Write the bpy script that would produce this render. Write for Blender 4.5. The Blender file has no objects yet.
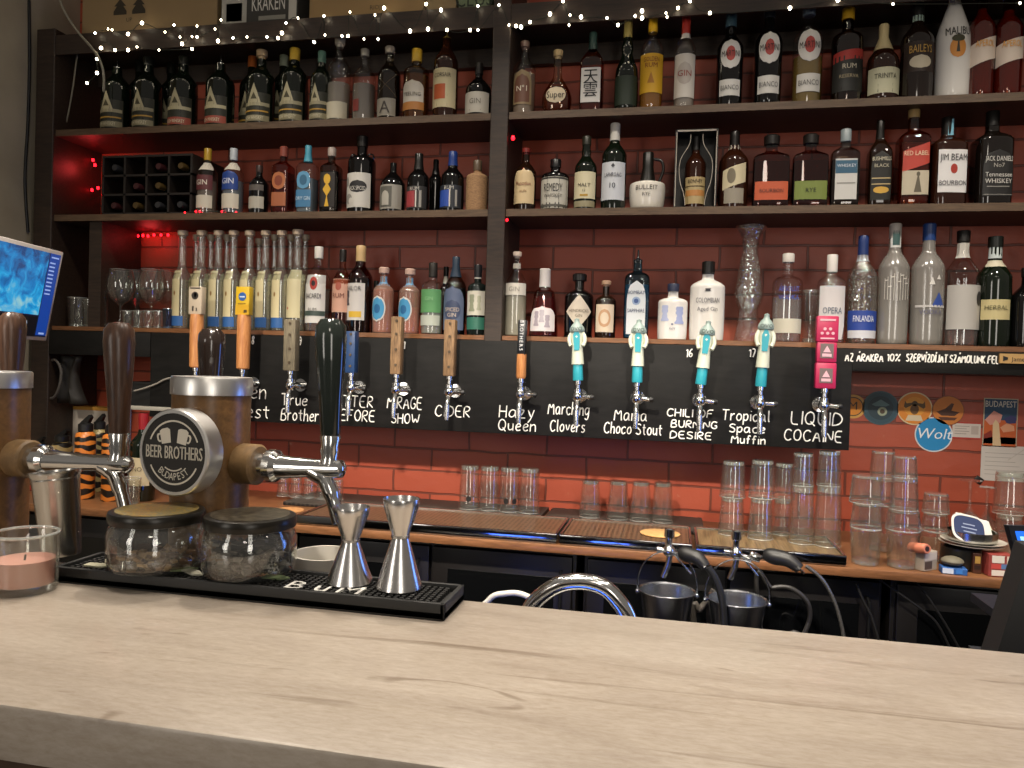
import bpy, bmesh, math, random
from mathutils import Matrix, Vector
random.seed(7)
PI = math.pi
S = bpy.context.scene
COL = S.collection

# ------------------------------------------------------------------ camera
F_PX = 770.0
_X = Vector((3665, 128, -770)).normalized()
_a = .031
_c = (3665*_a-128)/770
_Z = Vector((_a, -1, _c)); _Z = (_Z-_X*_Z.dot(_X)).normalized()
_Y = _Z.cross(_X)
CAM = Vector((0, 0, 1.37))
right = Vector((_X.x, _Y.x, _Z.x)); down = Vector((_X.y, _Y.y, _Z.y)); fwd = Vector((_X.z, _Y.z, _Z.z))
cd = bpy.data.cameras.new('camera'); cd.sensor_width = 36; cd.lens = F_PX/1024*36; cd.clip_start = .02
cam = bpy.data.objects.new('camera', cd); COL.objects.link(cam)
m = Matrix((right, -down, -fwd)).transposed().to_4x4(); m.translation = CAM
cam.matrix_world = m
S.camera = cam

def ray(px, py): return right*((px-512)/F_PX)+down*((py-384)/F_PX)+fwd
def at(px, py, y):                       # point of the vertical plane Y = y seen at a photo position
    r = ray(px, py); return CAM+r*((y-CAM.y)/r.y)
def atz(px, py, z):                      # point of the level plane Z = z
    r = ray(px, py); return CAM+r*((z-CAM.z)/r.z)
def depth(p): return (Vector(p)-CAM).dot(fwd)

# ------------------------------------------------------------------ world, lamps, exposure
S.view_settings.view_transform = 'Standard'; S.view_settings.look = 'None'
S.view_settings.gamma = 1; S.view_settings.use_curve_mapping = False
S.view_settings.exposure = 0.0
S.cycles.max_bounces = 10; S.cycles.transparent_max_bounces = 40
S.cycles.caustics_reflective = False; S.cycles.caustics_refractive = False
S.cycles.sample_clamp_indirect = 4
w = bpy.data.worlds.new('world'); S.world = w; w.use_nodes = True
wn = w.node_tree; bg = wn.nodes['Background']            # dim warm room: lighter ceiling, dark floor
wt = wn.nodes.new('ShaderNodeTexCoord'); ws = wn.nodes.new('ShaderNodeSeparateXYZ'); wr_ = wn.nodes.new('ShaderNodeValToRGB')
wn.links.new(wt.outputs['Generated'], ws.inputs[0]); wm_ = wn.nodes.new('ShaderNodeMapRange'); wm_.inputs['From Min'].default_value = -1
wn.links.new(ws.outputs[2], wm_.inputs[0]); wn.links.new(wm_.outputs[0], wr_.inputs[0])
we = wr_.color_ramp.elements; we.new(.5); we.new(.75)
for e_, (p_, v_) in zip(we, ((0, .12), (.45, .45), (.60, 1.0), (1, .9))): e_.position = p_; e_.color = (v_, v_*.89, v_*.78, 1)
wn.links.new(wr_.outputs[0], bg.inputs[0]); bg.inputs[1].default_value = .185

def lamp(name, kind, loc, target, power, color, **kw):
    d = bpy.data.lights.new(name, kind); d.energy = power; d.color = color
    for k, v in kw.items(): setattr(d, k, v)
    o = bpy.data.objects.new(name, d); COL.objects.link(o); o.location = loc
    o.rotation_euler = (Vector(target)-Vector(loc)).to_track_quat('-Z', 'Y').to_euler()
    return o
WARM = (1.0, .90, .77)
for lx, tx, pw in ((-1.25, -1.35, 120), (-.42, -.42, 170), (.32, .30, 108), (1.0, .95, 12)):      # shaded pendants over the bar lighting the low brick
    lamp('pendant_spot', 'SPOT', (lx, .55, 2.28), (tx, 2.2, .60), pw, WARM, spot_size=math.radians(56), spot_blend=.55, shadow_soft_size=.03)
for lx in (-1.3, -.55, .2, .95):                                                                   # ceiling downlights over the aisle
    lamp('aisle_downlight', 'AREA', (lx, 1.62, 2.85), (lx, 1.72, 1.0), 8.8, WARM, shape='DISK', size=.10, spread=math.radians(104))
for lx in (-.75, -.1, .55):
    lamp('bar_downlight', 'AREA', (lx, .78, 2.45), (lx, .74, 1.1), 2.0, (1.0, .90, .78), shape='DISK', size=.16, spread=math.radians(95))
lamp('room_fill', 'AREA', (.3, -1.6, 2.9), (-.2, 2.4, 1.7), 6, WARM, shape='DISK', size=.5)  # unseen front fill added behind the camera to lift the shelf wall
for lx in (-2.3, 1.5):                                              # two lit windows of the street front behind the guests
    lamp('street_window', 'AREA', (lx, -2.4, 1.8), (lx*.4, 2.4, 1.75), 20, (1.0, .93, .84), shape='RECTANGLE', size=.75, size_y=1.5)
lamp('till_screen_glow', 'AREA', (.98, 1.72, 1.22), (-.5, .9, 1.2), 2.4, (.12, .30, 1.0), shape='RECTANGLE', size=.26, size_y=.50)
lamp('blue_lip_fill', 'AREA', (-.33, .93, .66), (-.3, 2.0, .8), 1.0, (.06, .16, 1.0), shape='RECTANGLE', size=.40, size_y=.10)  # unseen blue light added so the drip tray lip mirrors blue

# ------------------------------------------------------------------ materials
def lin(c):
    if isinstance(c, str):
        c = c.lstrip('#'); c = [int(c[i:i+2], 16)/255 for i in (0, 2, 4)]
    return tuple((x/12.92 if x <= .04045 else ((x+.055)/1.055)**2.4) for x in c)+(1,)
_M = {}
def mat(color, rough=.5, metal=0.0, emit=0.0, coat=0.0, name=None, spec=.5):
    key = (color, rough, metal, emit, coat, spec)
    if key in _M: return _M[key]
    mt = bpy.data.materials.new(name or 'paint'); mt.use_nodes = True
    b = mt.node_tree.nodes['Principled BSDF']; c = lin(color)
    b.inputs['Base Color'].default_value = c; b.inputs['Roughness'].default_value = rough
    b.inputs['Metallic'].default_value = metal; b.inputs['Coat Weight'].default_value = coat
    b.inputs['Specular IOR Level'].default_value = spec
    if emit:
        b.inputs['Emission Color'].default_value = c; b.inputs['Emission Strength'].default_value = emit
    # faint procedural unevenness of the gloss
    nt = mt.node_tree; n = nt.nodes.new('ShaderNodeTexNoise'); n.inputs['Scale'].default_value = 60
    mr = nt.nodes.new('ShaderNodeMapRange'); mr.inputs['To Min'].default_value = max(.02, rough-.05); mr.inputs['To Max'].default_value = min(1, rough+.05)
    nt.links.new(n.outputs['Fac'], mr.inputs['Value']); nt.links.new(mr.outputs[0], b.inputs['Roughness'])
    _M[key] = mt; return mt

def nodes_of(name):
    mt = bpy.data.materials.new(name); mt.use_nodes = True
    return mt, mt.node_tree, mt.node_tree.nodes['Principled BSDF']

_G = {}
def glass(color='#ffffff', edge='#c8c8c0', body=0.0, rough=.03, gloss=.85, base=.07, bump=0):
    """thin clear glass: lets light straight through, mirrors at grazing angles; body = share of milky white"""
    key = (color, edge, body, rough, gloss, base, bump)
    if key in _G: return _G[key]
    mt = bpy.data.materials.new('glass'); mt.use_nodes = True; nt = mt.node_tree; nt.nodes.clear()
    N = nt.nodes.new; L = nt.links.new
    out = N('ShaderNodeOutputMaterial'); lw = N('ShaderNodeLayerWeight'); lw.inputs['Blend'].default_value = .5
    mc = N('ShaderNodeMix'); mc.data_type = 'RGBA'; mc.inputs[6].default_value = lin(color); mc.inputs[7].default_value = lin(edge)
    pw = N('ShaderNodeMath'); pw.operation = 'POWER'; pw.inputs[1].default_value = 3.0; L(lw.outputs['Facing'], pw.inputs[0])
    L(pw.outputs[0], mc.inputs[0])
    tr = N('ShaderNodeBsdfTransparent'); L(mc.outputs[2], tr.inputs[0])
    src = tr
    if body:
        df = N('ShaderNodeBsdfDiffuse'); df.inputs[0].default_value = lin(color)
        m0 = N('ShaderNodeMixShader'); m0.inputs[0].default_value = body; L(tr.outputs[0], m0.inputs[1]); L(df.outputs[0], m0.inputs[2]); src = m0
    gl = N('ShaderNodeBsdfGlossy'); gl.inputs['Roughness'].default_value = rough; gl.inputs[0].default_value = (1, 1, 1, 1)
    if bump:
        bn = N('ShaderNodeTexVoronoi'); bn.inputs['Scale'].default_value = bump; tcg = N('ShaderNodeTexCoord'); L(tcg.outputs['Object'], bn.inputs[0])
        bb = N('ShaderNodeBump'); bb.inputs['Strength'].default_value = .8; bb.inputs['Distance'].default_value = .004; L(bn.outputs['Distance'], bb.inputs['Height']); L(bb.outputs[0], gl.inputs['Normal']); L(bb.outputs[0], lw.inputs['Normal'])
    p4 = N('ShaderNodeMath'); p4.operation = 'POWER'; p4.inputs[1].default_value = 4.0; L(lw.outputs['Facing'], p4.inputs[0])
    ma = N('ShaderNodeMath'); ma.operation = 'MULTIPLY_ADD'; ma.inputs[1].default_value = gloss-base; ma.inputs[2].default_value = base; L(p4.outputs[0], ma.inputs[0])
    mx = N('ShaderNodeMixShader'); L(ma.outputs[0], mx.inputs[0]); L(src.outputs[0], mx.inputs[1]); L(gl.outputs[0], mx.inputs[2])
    L(mx.outputs[0], out.inputs[0]); _G[key] = mt; return mt

def wood(name, c1, c2, scale=(2, 30, 30), rough=.45, bump=.15, grain=6.0, coat=0, spec=.5):
    mt, nt, b = nodes_of(name); N = nt.nodes.new; L = nt.links.new
    tc = N('ShaderNodeTexCoord'); mp = N('ShaderNodeMapping'); mp.inputs['Scale'].default_value = scale; L(tc.outputs['Object'], mp.inputs[0])
    n = N('ShaderNodeTexNoise'); n.inputs['Scale'].default_value = grain; n.inputs['Detail'].default_value = 8; n.inputs['Roughness'].default_value = .62; n.inputs['Distortion'].default_value = .6; L(mp.outputs[0], n.inputs[0])
    r = N('ShaderNodeValToRGB'); r.color_ramp.elements[0].position = .32; r.color_ramp.elements[0].color = lin(c1); r.color_ramp.elements[1].position = .68; r.color_ramp.elements[1].color = lin(c2)
    L(n.outputs['Fac'], r.inputs[0]); L(r.outputs[0], b.inputs['Base Color']); b.inputs['Roughness'].default_value = rough; b.inputs['Coat Weight'].default_value = coat; b.inputs['Specular IOR Level'].default_value = spec
    bp = N('ShaderNodeBump'); bp.inputs['Strength'].default_value = bump; bp.inputs['Distance'].default_value = .002; L(n.outputs['Fac'], bp.inputs['Height']); L(bp.outputs[0], b.inputs['Normal'])
    return mt

def brick_mat():
    mt, nt, b = nodes_of('painted_brick'); N = nt.nodes.new; L = nt.links.new
    tc = N('ShaderNodeTexCoord'); mp = N('ShaderNodeMapping'); mp.inputs['Rotation'].default_value = (PI/2, 0, 0); L(tc.outputs['Object'], mp.inputs[0])
    sep = N('ShaderNodeSeparateXYZ'); L(tc.outputs['Object'], sep.inputs[0]); cmb = N('ShaderNodeCombineXYZ'); L(sep.outputs[0], cmb.inputs[0]); L(sep.outputs[2], cmb.inputs[1])
    wob = N('ShaderNodeTexNoise'); wob.inputs['Scale'].default_value = 7; L(cmb.outputs[0], wob.inputs[0])
    vm = N('ShaderNodeVectorMath'); vm.operation = 'MULTIPLY_ADD'; vm.inputs[1].default_value = (.012, .012, 0); L(wob.outputs['Color'], vm.inputs[0]); L(cmb.outputs[0], vm.inputs[2])
    br = N('ShaderNodeTexBrick'); br.inputs['Scale'].default_value = 1; br.inputs['Brick Width'].default_value = .27; br.inputs['Row Height'].default_value = .078
    br.inputs['Mortar Size'].default_value = .0042; br.inputs['Mortar Smooth'].default_value = .35; br.inputs['Bias'].default_value = .1
    br.inputs['Color1'].default_value = lin('#b2543b'); br.inputs['Color2'].default_value = lin('#a24934'); br.inputs['Mortar'].default_value = lin('#743b2d')
    L(vm.outputs[0], br.inputs['Vector'])
    n = N('ShaderNodeTexNoise'); n.inputs['Scale'].default_value = 30; n.inputs['Detail'].default_value = 6; L(cmb.outputs[0], n.inputs[0])
    chip = N('ShaderNodeTexNoise'); chip.inputs['Scale'].default_value = 16; chip.inputs['Detail'].default_value = 4; L(cmb.outputs[0], chip.inputs[0])
    cr = N('ShaderNodeValToRGB'); cr.color_ramp.elements[0].position = .70; cr.color_ramp.elements[0].color = (0, 0, 0, 1); cr.color_ramp.elements[1].position = .76; cr.color_ramp.elements[1].color = (.55, .55, .55, 1); L(chip.outputs['Fac'], cr.inputs[0])
    mx = N('ShaderNodeMix'); mx.data_type = 'RGBA'; mx.inputs[7].default_value = lin('#b98a70'); L(cr.outputs[0], mx.inputs[0]); L(br.outputs['Color'], mx.inputs[6])
    L(mx.outputs[2], b.inputs['Base Color']); b.inputs['Roughness'].default_value = .42
    sub = N('ShaderNodeMath'); sub.operation = 'MULTIPLY_ADD'; sub.inputs[1].default_value = -1.0; L(br.outputs['Fac'], sub.inputs[0]); 
    sc = N('ShaderNodeMath'); sc.operation = 'MULTIPLY'; sc.inputs[1].default_value = .35; L(n.outputs['Fac'], sc.inputs[0]); L(sc.outputs[0], sub.inputs[2])
    bp = N('ShaderNodeBump'); bp.inputs['Strength'].default_value = .7; bp.inputs['Distance'].default_value = .006; L(sub.outputs[0], bp.inputs['Height']); L(bp.outputs[0], b.inputs['Normal'])
    return mt

def laminate():
    mt, nt, b = nodes_of('bleached_wood_laminate'); N = nt.nodes.new; L = nt.links.new
    tc = N('ShaderNodeTexCoord')
    def nz(scale, s, det=6, dist=.4, ro=.6):
        mp = N('ShaderNodeMapping'); mp.inputs['Scale'].default_value = scale; L(tc.outputs['Object'], mp.inputs[0])
        n = N('ShaderNodeTexNoise'); n.inputs['Scale'].default_value = s; n.inputs['Detail'].default_value = det; n.inputs['Distortion'].default_value = dist; n.inputs['Roughness'].default_value = ro; L(mp.outputs[0], n.inputs[0]); return n
    def ramp(src, stops):
        r = N('ShaderNodeValToRGB'); e = r.color_ramp.elements
        while len(e) < len(stops): e.new(.5)
        for i, (p, c) in enumerate(stops): e[i].position = p; e[i].color = lin(c)
        L(src.outputs['Fac'], r.inputs[0]); return r
    def mul(a, bb, f):
        x = N('ShaderNodeMix'); x.data_type = 'RGBA'; x.blend_type = 'MULTIPLY'; x.inputs[0].default_value = f; L(a, x.inputs[6]); L(bb, x.inputs[7]); return x.outputs[2]
    base = ramp(nz((1.6, 7, 7), 2.4, 9, .8, .66), [(.28, '#afa397'), (.5, '#bdb2a6'), (.74, '#cac0b4')])
    streak = ramp(nz((.7, 16, 16), 2.6, 3, .6), [(.27, '#a39687'), (.36, '#f0eeea'), (1, '#ffffff')])
    fine = ramp(nz((14, 44, 44), 5, 6, .3, .7), [(.3, '#dcd5cb'), (.7, '#ffffff')])
    knot = ramp(nz((5, 14, 14), 1.6, 2, 1.2), [(.26, '#9b8a78'), (.33, '#ffffff')])
    c = mul(mul(mul(base.outputs[0], streak.outputs[0], .75), fine.outputs[0], .8), knot.outputs[0], .55)
    L(c, b.inputs['Base Color']); b.inputs['Roughness'].default_value = .3; b.inputs['Specular IOR Level'].default_value = .45
    return mt

def plaster():
    mt, nt, b = nodes_of('grey_plaster'); N = nt.nodes.new; L = nt.links.new
    n = N('ShaderNodeTexNoise'); n.inputs['Scale'].default_value = 3; n.inputs['Detail'].default_value = 8
    r = N('ShaderNodeValToRGB'); r.color_ramp.elements[0].color = lin('#948a76'); r.color_ramp.elements[1].color = lin('#b8ae98'); r.color_ramp.elements[0].position = .3; r.color_ramp.elements[1].position = .7
    tc = N('ShaderNodeTexCoord'); L(tc.outputs['Object'], n.inputs[0]); L(n.outputs['Fac'], r.inputs[0]); L(r.outputs[0], b.inputs['Base Color']); b.inputs['Roughness'].default_value = .8
    bp = N('ShaderNodeBump'); bp.inputs['Strength'].default_value = .3; bp.inputs['Distance'].default_value = .01; L(n.outputs['Fac'], bp.inputs['Height']); L(bp.outputs[0], b.inputs['Normal'])
    return mt

def perforated(name, c1, c2, scale, metal=.6, rough=.35):
    mt, nt, b = nodes_of(name); N = nt.nodes.new; L = nt.links.new
    tc = N('ShaderNodeTexCoord'); v = N('ShaderNodeTexVoronoi'); v.inputs['Scale'].default_value = scale; v.inputs['Randomness'].default_value = .15; L(tc.outputs['Object'], v.inputs[0])
    r = N('ShaderNodeValToRGB'); r.color_ramp.elements[0].position = .30; r.color_ramp.elements[0].color = lin(c1); r.color_ramp.elements[1].position = .42; r.color_ramp.elements[1].color = lin(c2)
    L(v.outputs['Distance'], r.inputs[0]); L(r.outputs[0], b.inputs['Base Color']); b.inputs['Metallic'].default_value = metal; b.inputs['Roughness'].default_value = rough
    return mt

M_BRICK = brick_mat(); M_LAM = laminate(); M_PLASTER = plaster()
M_DARKWOOD = wood('dark_stained_wood', '#241b15', '#3a2c22', (2, 20, 20), .5)
M_EDGE = wood('worn_shelf_edge', '#493727', '#65503b', (3, 20, 20), .5)
M_WARMWOOD = wood('varnished_pine', '#664328', '#885c3b', (3, 24, 24), .35)
M_HANDLEWOOD = wood('honey_wood', '#a8683a', '#cf9158', (30, 30, 3), .4)
M_OLDWOOD = wood('weathered_wood', '#5c452f', '#9a7a56', (40, 40, 4), .7, .5)
M_WALNUT = wood('dark_walnut', '#33231b', '#523a2c', (30, 30, 3), .3, .1)
M_COPPER = wood('brown_leatherette', '#5c4226', '#7a5833', (8, 8, 8), .34, .06, 14)
M_BOARD = wood('blackboard', '#111110', '#1b1a19', (2, 10, 10), .6, .05, spec=.2)
M_CHROME = mat('#e0e0de', .13, 1.0, name='chrome')
M_STEEL = mat('#b9b7b2', .24, 1.0, name='brushed_steel')
M_BLACK = mat('#121212', .45, name='black_plastic')
M_RUBBER = mat('#1a1a19', .6, name='black_rubber')
M_GLOSSBLACK = mat('#0c0d0e', .08, coat=.6, name='gloss_black')
M_WHITE = mat('#e8e6df', .5, name='white')
M_CHALK = mat('#f4f2ea', .8, name='chalk_paint', spec=.1)

# ------------------------------------------------------------------ mesh building
class MB:
    def __init__(s): s.v = []; s.f = []; s.m = []; s.mats = []
    def mi(s, mt):
        if mt not in s.mats: s.mats.append(mt)
        return s.mats.index(mt)
    def add(s, vs, fs, mt, M=None):
        o = len(s.v); k = s.mi(mt)
        s.v += [tuple(M @ Vector(v)) for v in vs] if M else [tuple(v) for v in vs]
        s.f += [tuple(i+o for i in f) for f in fs]; s.m += [k]*len(fs)
        return s
    def box(s, a, b, mt, M=None, bev=0.0):
        bm = bmesh.new(); bmesh.ops.create_cube(bm, size=1)
        for v in bm.verts: v.co = Vector([(a[i]+b[i])/2+v.co[i]*(b[i]-a[i]) for i in range(3)])
        if bev: bmesh.ops.bevel(bm, geom=bm.edges[:], offset=bev, segments=2, affect='EDGES', profile=.5)
        bm.verts.index_update(); s.add([v.co.copy() for v in bm.verts], [[v.index for v in f.verts] for f in bm.faces], mt, M); bm.free(); return s
    def lathe(s, prof, mt, n=28, M=None, sec=(2, 1), flute=None):
        """prof: (radius, z) from the axis at one end to the other; sec = (superellipse power, depth ratio)"""
        vs = []; fs = []; p, dr = sec
        for (r, z) in prof:
            for k in range(n):
                t = 2*PI*k/n; c, q = math.cos(t), math.sin(t)
                if p != 2:
                    g = (abs(c)**p+abs(q)**p)**(-1/p); c *= g; q *= g
                rr = r*(1+flute[1]*math.cos(flute[0]*t)) if flute else r
                vs.append((rr*c, rr*q*dr, z))
        L = len(prof)
        for i in range(L-1):
            for k in range(n):
                a, b = i*n+k, i*n+(k+1) % n
                fs.append((a, b, b+n, a+n))
        if prof[0][0] > 1e-6: fs.append(tuple(reversed(range(n))))
        if prof[-1][0] > 1e-6: fs.append(tuple(range((L-1)*n, L*n)))
        return s.add(vs, fs, mt, M)
    def cyl(s, a, b, r, mt, r2=None, n=20):
        a = Vector(a); b = Vector(b); d = b-a
        M = Matrix.Translation(a) @ d.to_track_quat('Z', 'Y').to_matrix().to_4x4()
        return s.lathe([(r, 0), (r if r2 is None else r2, d.length)], mt, n, M)
    def turn(s, a, b, prof, mt, n=24):
        """lathe along a->b; prof (radius, fraction)"""
        a = Vector(a); b = Vector(b); d = b-a
        M = Matrix.Translation(a) @ d.to_track_quat('Z', 'Y').to_matrix().to_4x4()
        return s.lathe([(r, t*d.length) for r, t in prof], mt, n, M)
    def tube(s, pts, r, mt, n=10, closed=False):
        pts = [Vector(p) for p in pts]; L = len(pts); rs = r if isinstance(r, (list, tuple)) else [r]*L
        up = None; vs = []; fs = []
        for i, p in enumerate(pts):
            t = (pts[min(i+1, L-1)]-pts[max(i-1, 0)]).normalized()
            if up is None: up = t.orthogonal().normalized()
            up = (up-t*up.dot(t)); up = up.normalized() if up.length > 1e-6 else t.orthogonal().normalized()
            sd = t.cross(up)
            for k in range(n):
                q = 2*PI*k/n; vs.append(p+(up*math.cos(q)+sd*math.sin(q))*rs[i])
        for i in range(L-1):
            for k in range(n):
                a, b = i*n+k, i*n+(k+1) % n; fs.append((a, b, b+n, a+n))
        fs.append(tuple(reversed(range(n)))); fs.append(tuple(range((L-1)*n, L*n)))
        return s.add(vs, fs, mt)
    def prism(s, poly, h, mt, M=None):
        """poly in XY (ccw) raised from z=0 to h"""
        n = len(poly); vs = [(x, y, 0) for x, y in poly]+[(x, y, h) for x, y in poly]
        fs = [tuple(reversed(range(n))), tuple(range(n, 2*n))]+[(i, (i+1) % n, (i+1) % n+n, i+n) for i in range(n)]
        return s.add(vs, fs, mt, M)
    def sphere(s, c, r, mt, n=10, sz=1.0):
        pr = [(r*math.sin(PI*i/n), -r*sz*math.cos(PI*i/n)) for i in range(n+1)]; pr[0] = (1e-7, -r*sz); pr[-1] = (1e-7, r*sz)
        return s.lathe(pr, mt, 2*n, Matrix.Translation(Vector(c)))
    def build(s, name, parent=None, loc=None, rot=None, smooth=38):
        me = bpy.data.meshes.new(name); me.from_pydata(s.v, [], s.f)
        for mt in s.mats: me.materials.append(mt)
        me.polygons.foreach_set('material_index', s.m)
        if smooth:
            me.polygons.foreach_set('use_smooth', [True]*len(s.f)); me.update(); me.set_sharp_from_angle(angle=math.radians(smooth))
        me.validate(); me.update()
        o = bpy.data.objects.new(name, me); COL.objects.link(o)
        if parent: o.parent = parent
        if loc is not None: o.location = loc
        if rot is not None: o.rotation_euler = rot
        return o

def thing(name, label, cat, loc=(0, 0, 0), rz=0.0, group=None, rot=None):
    o = bpy.data.objects.new(name, None); COL.objects.link(o); o.empty_display_size = .02
    o.location = loc; o.rotation_euler = rot if rot else (0, 0, rz); return tag(o, label, cat, group)
def tag(o, label, cat, group=None):
    o['label'] = label; o['category'] = cat
    if group: o['group'] = group
    return o
def struct(o): o['kind'] = 'structure'; return o
def chaikin(p, it=2):
    for _ in range(it):
        q = [p[0]]
        for a, b in zip(p, p[1:]):
            q += [(a[0]*.75+b[0]*.25, a[1]*.75+b[1]*.25), (a[0]*.25+b[0]*.75, a[1]*.25+b[1]*.75)]
        p = q+[p[-1]]
    return p
def spline(pts, n=6):
    """smooth curve through points"""
    P = [Vector(p) for p in pts]; out = []
    for i in range(len(P)-1):
        p0 = P[max(i-1, 0)]; p1 = P[i]; p2 = P[i+1]; p3 = P[min(i+2, len(P)-1)]
        for k in range(n):
            t = k/n; out.append(.5*((2*p1)+(p2-p0)*t+(2*p0-5*p1+4*p2-p3)*t*t+(3*p1-p0-3*p2+p3)*t**3))
    return out+[P[-1]]

_T = {}
def text_geo(t):
    """printed lettering as flat polygons, height of capitals about 1, centred on x"""
    if t in _T: return _T[t]
    cu = bpy.data.curves.new('lettering', 'FONT'); cu.body = t; cu.size = 1.4; cu.align_x = 'CENTER'; cu.resolution_u = 2
    ob = bpy.data.objects.new('lettering', cu); me = bpy.data.meshes.new_from_object(ob)
    vs = [(v.co.x, v.co.y) for v in me.vertices]; fs = [tuple(p.vertices) for p in me.polygons]
    bpy.data.objects.remove(ob); bpy.data.curves.remove(cu); bpy.data.meshes.remove(me)
    xs = [v[0] for v in vs] or [0]; cx = (max(xs)+min(xs))/2; vs = [(x-cx, y) for x, y in vs]
    _T[t] = (vs, fs, (max(xs)-min(xs)) or 1); return _T[t]

# hand lettering: strokes on a grid, baseline 0, small letters 4 high, capitals 6
GL = {
'A':'0,0 2,6 4,0|.8,2 3.2,2','B':'0,0 .1,6 2.6,6 3,4.6 2.4,3.3 .1,3.1|2.2,3.2 3.6,2 3.2,.4 2,0 0,0','C':'3.6,5 2.6,6 1,5.6 0,3.6 .1,1.6 1.2,.1 2.6,0 3.8,1',
'D':'0,0 0,6 2,5.8 3.8,4.2 3.8,2 2.4,.3 0,0','E':'3.4,6 0,6 0,0 3.6,0|0,3.1 2.8,3.1','F':'3.4,6 0,6 0,0|0,3.1 2.6,3.1','G':'3.6,5 2.4,6 .8,5.4 0,3.4 .2,1.4 1.6,0 3.6,.6 3.6,2.6 2.2,2.6',
'H':'0,0 0,6|3.4,0 3.4,6|0,3 3.4,3','I':'.4,0 .4,6','J':'2.4,6 2.4,1 1.4,0 .2,.6','K':'0,0 0,6|3.2,6 0,2.8 3.4,0','L':'0,6 0,0 3,0','M':'0,0 .4,6 2.2,2.4 4,6 4.6,0','N':'0,0 0,6 3.6,0 3.6,6',
'O':'2,6 .6,5.2 0,3 .6,.8 2,0 3.4,.8 4,3 3.4,5.2 2,6','P':'0,0 0,6 2.8,5.8 3.2,4.2 2.4,3 0,2.8','Q':'2,6 .6,5.2 0,3 .6,.8 2,0 3.4,.8 4,3 3.4,5.2 2,6|2.4,1.6 4.2,-.6','R':'0,0 0,6 2.8,5.8 3.2,4.4 2.4,3.2 0,3 3.4,0',
'S':'3.4,5.2 2,6 .4,5.2 .4,3.8 2,3.1 3.4,2.2 3.2,.6 1.8,0 .1,.8','T':'0,6 4,6|2,6 2,0','U':'0,6 0,1.6 1.2,0 2.6,.2 3.5,1.6 3.5,6','V':'0,6 2,0 4,6','W':'0,6 1.2,0 2.6,4 4,0 5.2,6','X':'0,0 3.6,6|0,6 3.6,0','Y':'0,6 1.8,3 3.6,6|1.8,3 1.8,0','Z':'0,6 3.6,6 0,0 3.8,0',
'a':'3,3.4 1.8,4 .4,3.2 .1,1.4 .9,.1 2.2,.4 3,2 3,4 3.1,.6 3.7,0','c':'3,3.3 1.8,4 .4,3.2 0,1.6 .9,.1 2,0 3,.8','d':'3,3.2 1.7,4 .3,3 .1,1.2 1,0 2.4,.5 3,2|3,6.4 3,0','e':'.2,2 2.8,2.4 2.6,3.6 1.5,4 .3,3 .1,1.2 1.2,0 2.8,.7','f':'2.6,5.6 1.6,6.2 1,5 1,0|0,3.6 2.2,3.6','g':'3,3.4 1.6,4 .3,3 .3,1.2 1.4,.2 3,1.6|3,4 3,-1 1.8,-2.2 .3,-1.4','h':'.1,6.4 .1,0|.1,2.6 1.6,4 2.7,3.2 2.8,0','i':'.4,4 .4,0|.4,5.4 .5,5.7','l':'.4,6.4 .4,.4 1,0',
'm':'.1,4 .1,0|.1,2.8 1.3,4 2.1,3.2 2.1,0|2.1,2.8 3.3,4 4.1,3.2 4.2,0','n':'.1,4 .1,0|.1,2.6 1.6,4 2.7,3.2 2.8,0','o':'1.6,4 .3,3 .1,1.4 1,.1 2.3,.2 3.1,1.6 2.8,3.3 1.6,4','p':'.1,4 .1,-2.2|.1,3 1.5,4 2.8,3.2 2.8,1 1.4,.1 .1,1','r':'.1,4 .1,0|.1,2.4 1.2,3.9 2.3,3.7','s':'2.5,3.5 1.4,4 .3,3.2 .8,2.3 2.2,1.7 2.5,.7 1.4,0 .1,.5','t':'1.2,5.6 1.2,.8 2.2,0|0,3.9 2.6,3.9','u':'.1,4 .2,1 1.2,0 2.6,1.2|2.7,4 2.8,0','v':'0,4 1.5,0 3,4','y':'.1,4 1.5,.8|3,4 1.4,-.6 .2,-2','z':'.1,4 2.7,4 .1,0 2.9,0','k':'.1,6.2 .1,0|2.6,4 .2,1.7 2.8,0',
'0':'1.6,6 .3,5 0,3 .4,.8 1.6,0 2.8,.9 3.2,3 2.8,5.2 1.6,6','1':'0,4.6 1.2,6 1.2,0','6':'2.8,5.8 1.2,5.4 .1,3 .2,1 1.5,0 2.8,1 2.6,2.6 1.3,3.2 .2,2','7':'0,6 3.2,6 1.2,0','8':'1.6,3.2 .4,4.4 1,5.8 2.2,5.8 2.8,4.5 1.6,3.2 .2,1.6 1,.1 2.3,.1 3,1.6 1.6,3.2','9':'2.8,3.8 1.5,3 .3,4 .6,5.6 2,6 2.8,4.6 2.8,2 1.8,0','%':'3.6,6 0,0|.6,6 .1,5.2 .7,4.6 1.2,5.2 .6,6|3,1.4 2.5,.7 3,.1 3.6,.7 3,1.4','!':'.4,6 .4,1.8|.4,.4 .4,0','.':'.3,.2 .5,0','-':'.3,2.6 2.4,2.6',
}
for a, b in (('Á', 'A|2,6.8 2.8,8'), ('Í', 'I|.5,6.8 1.3,8')): GL[a] = GL[b[0]]+b[1:]
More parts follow.
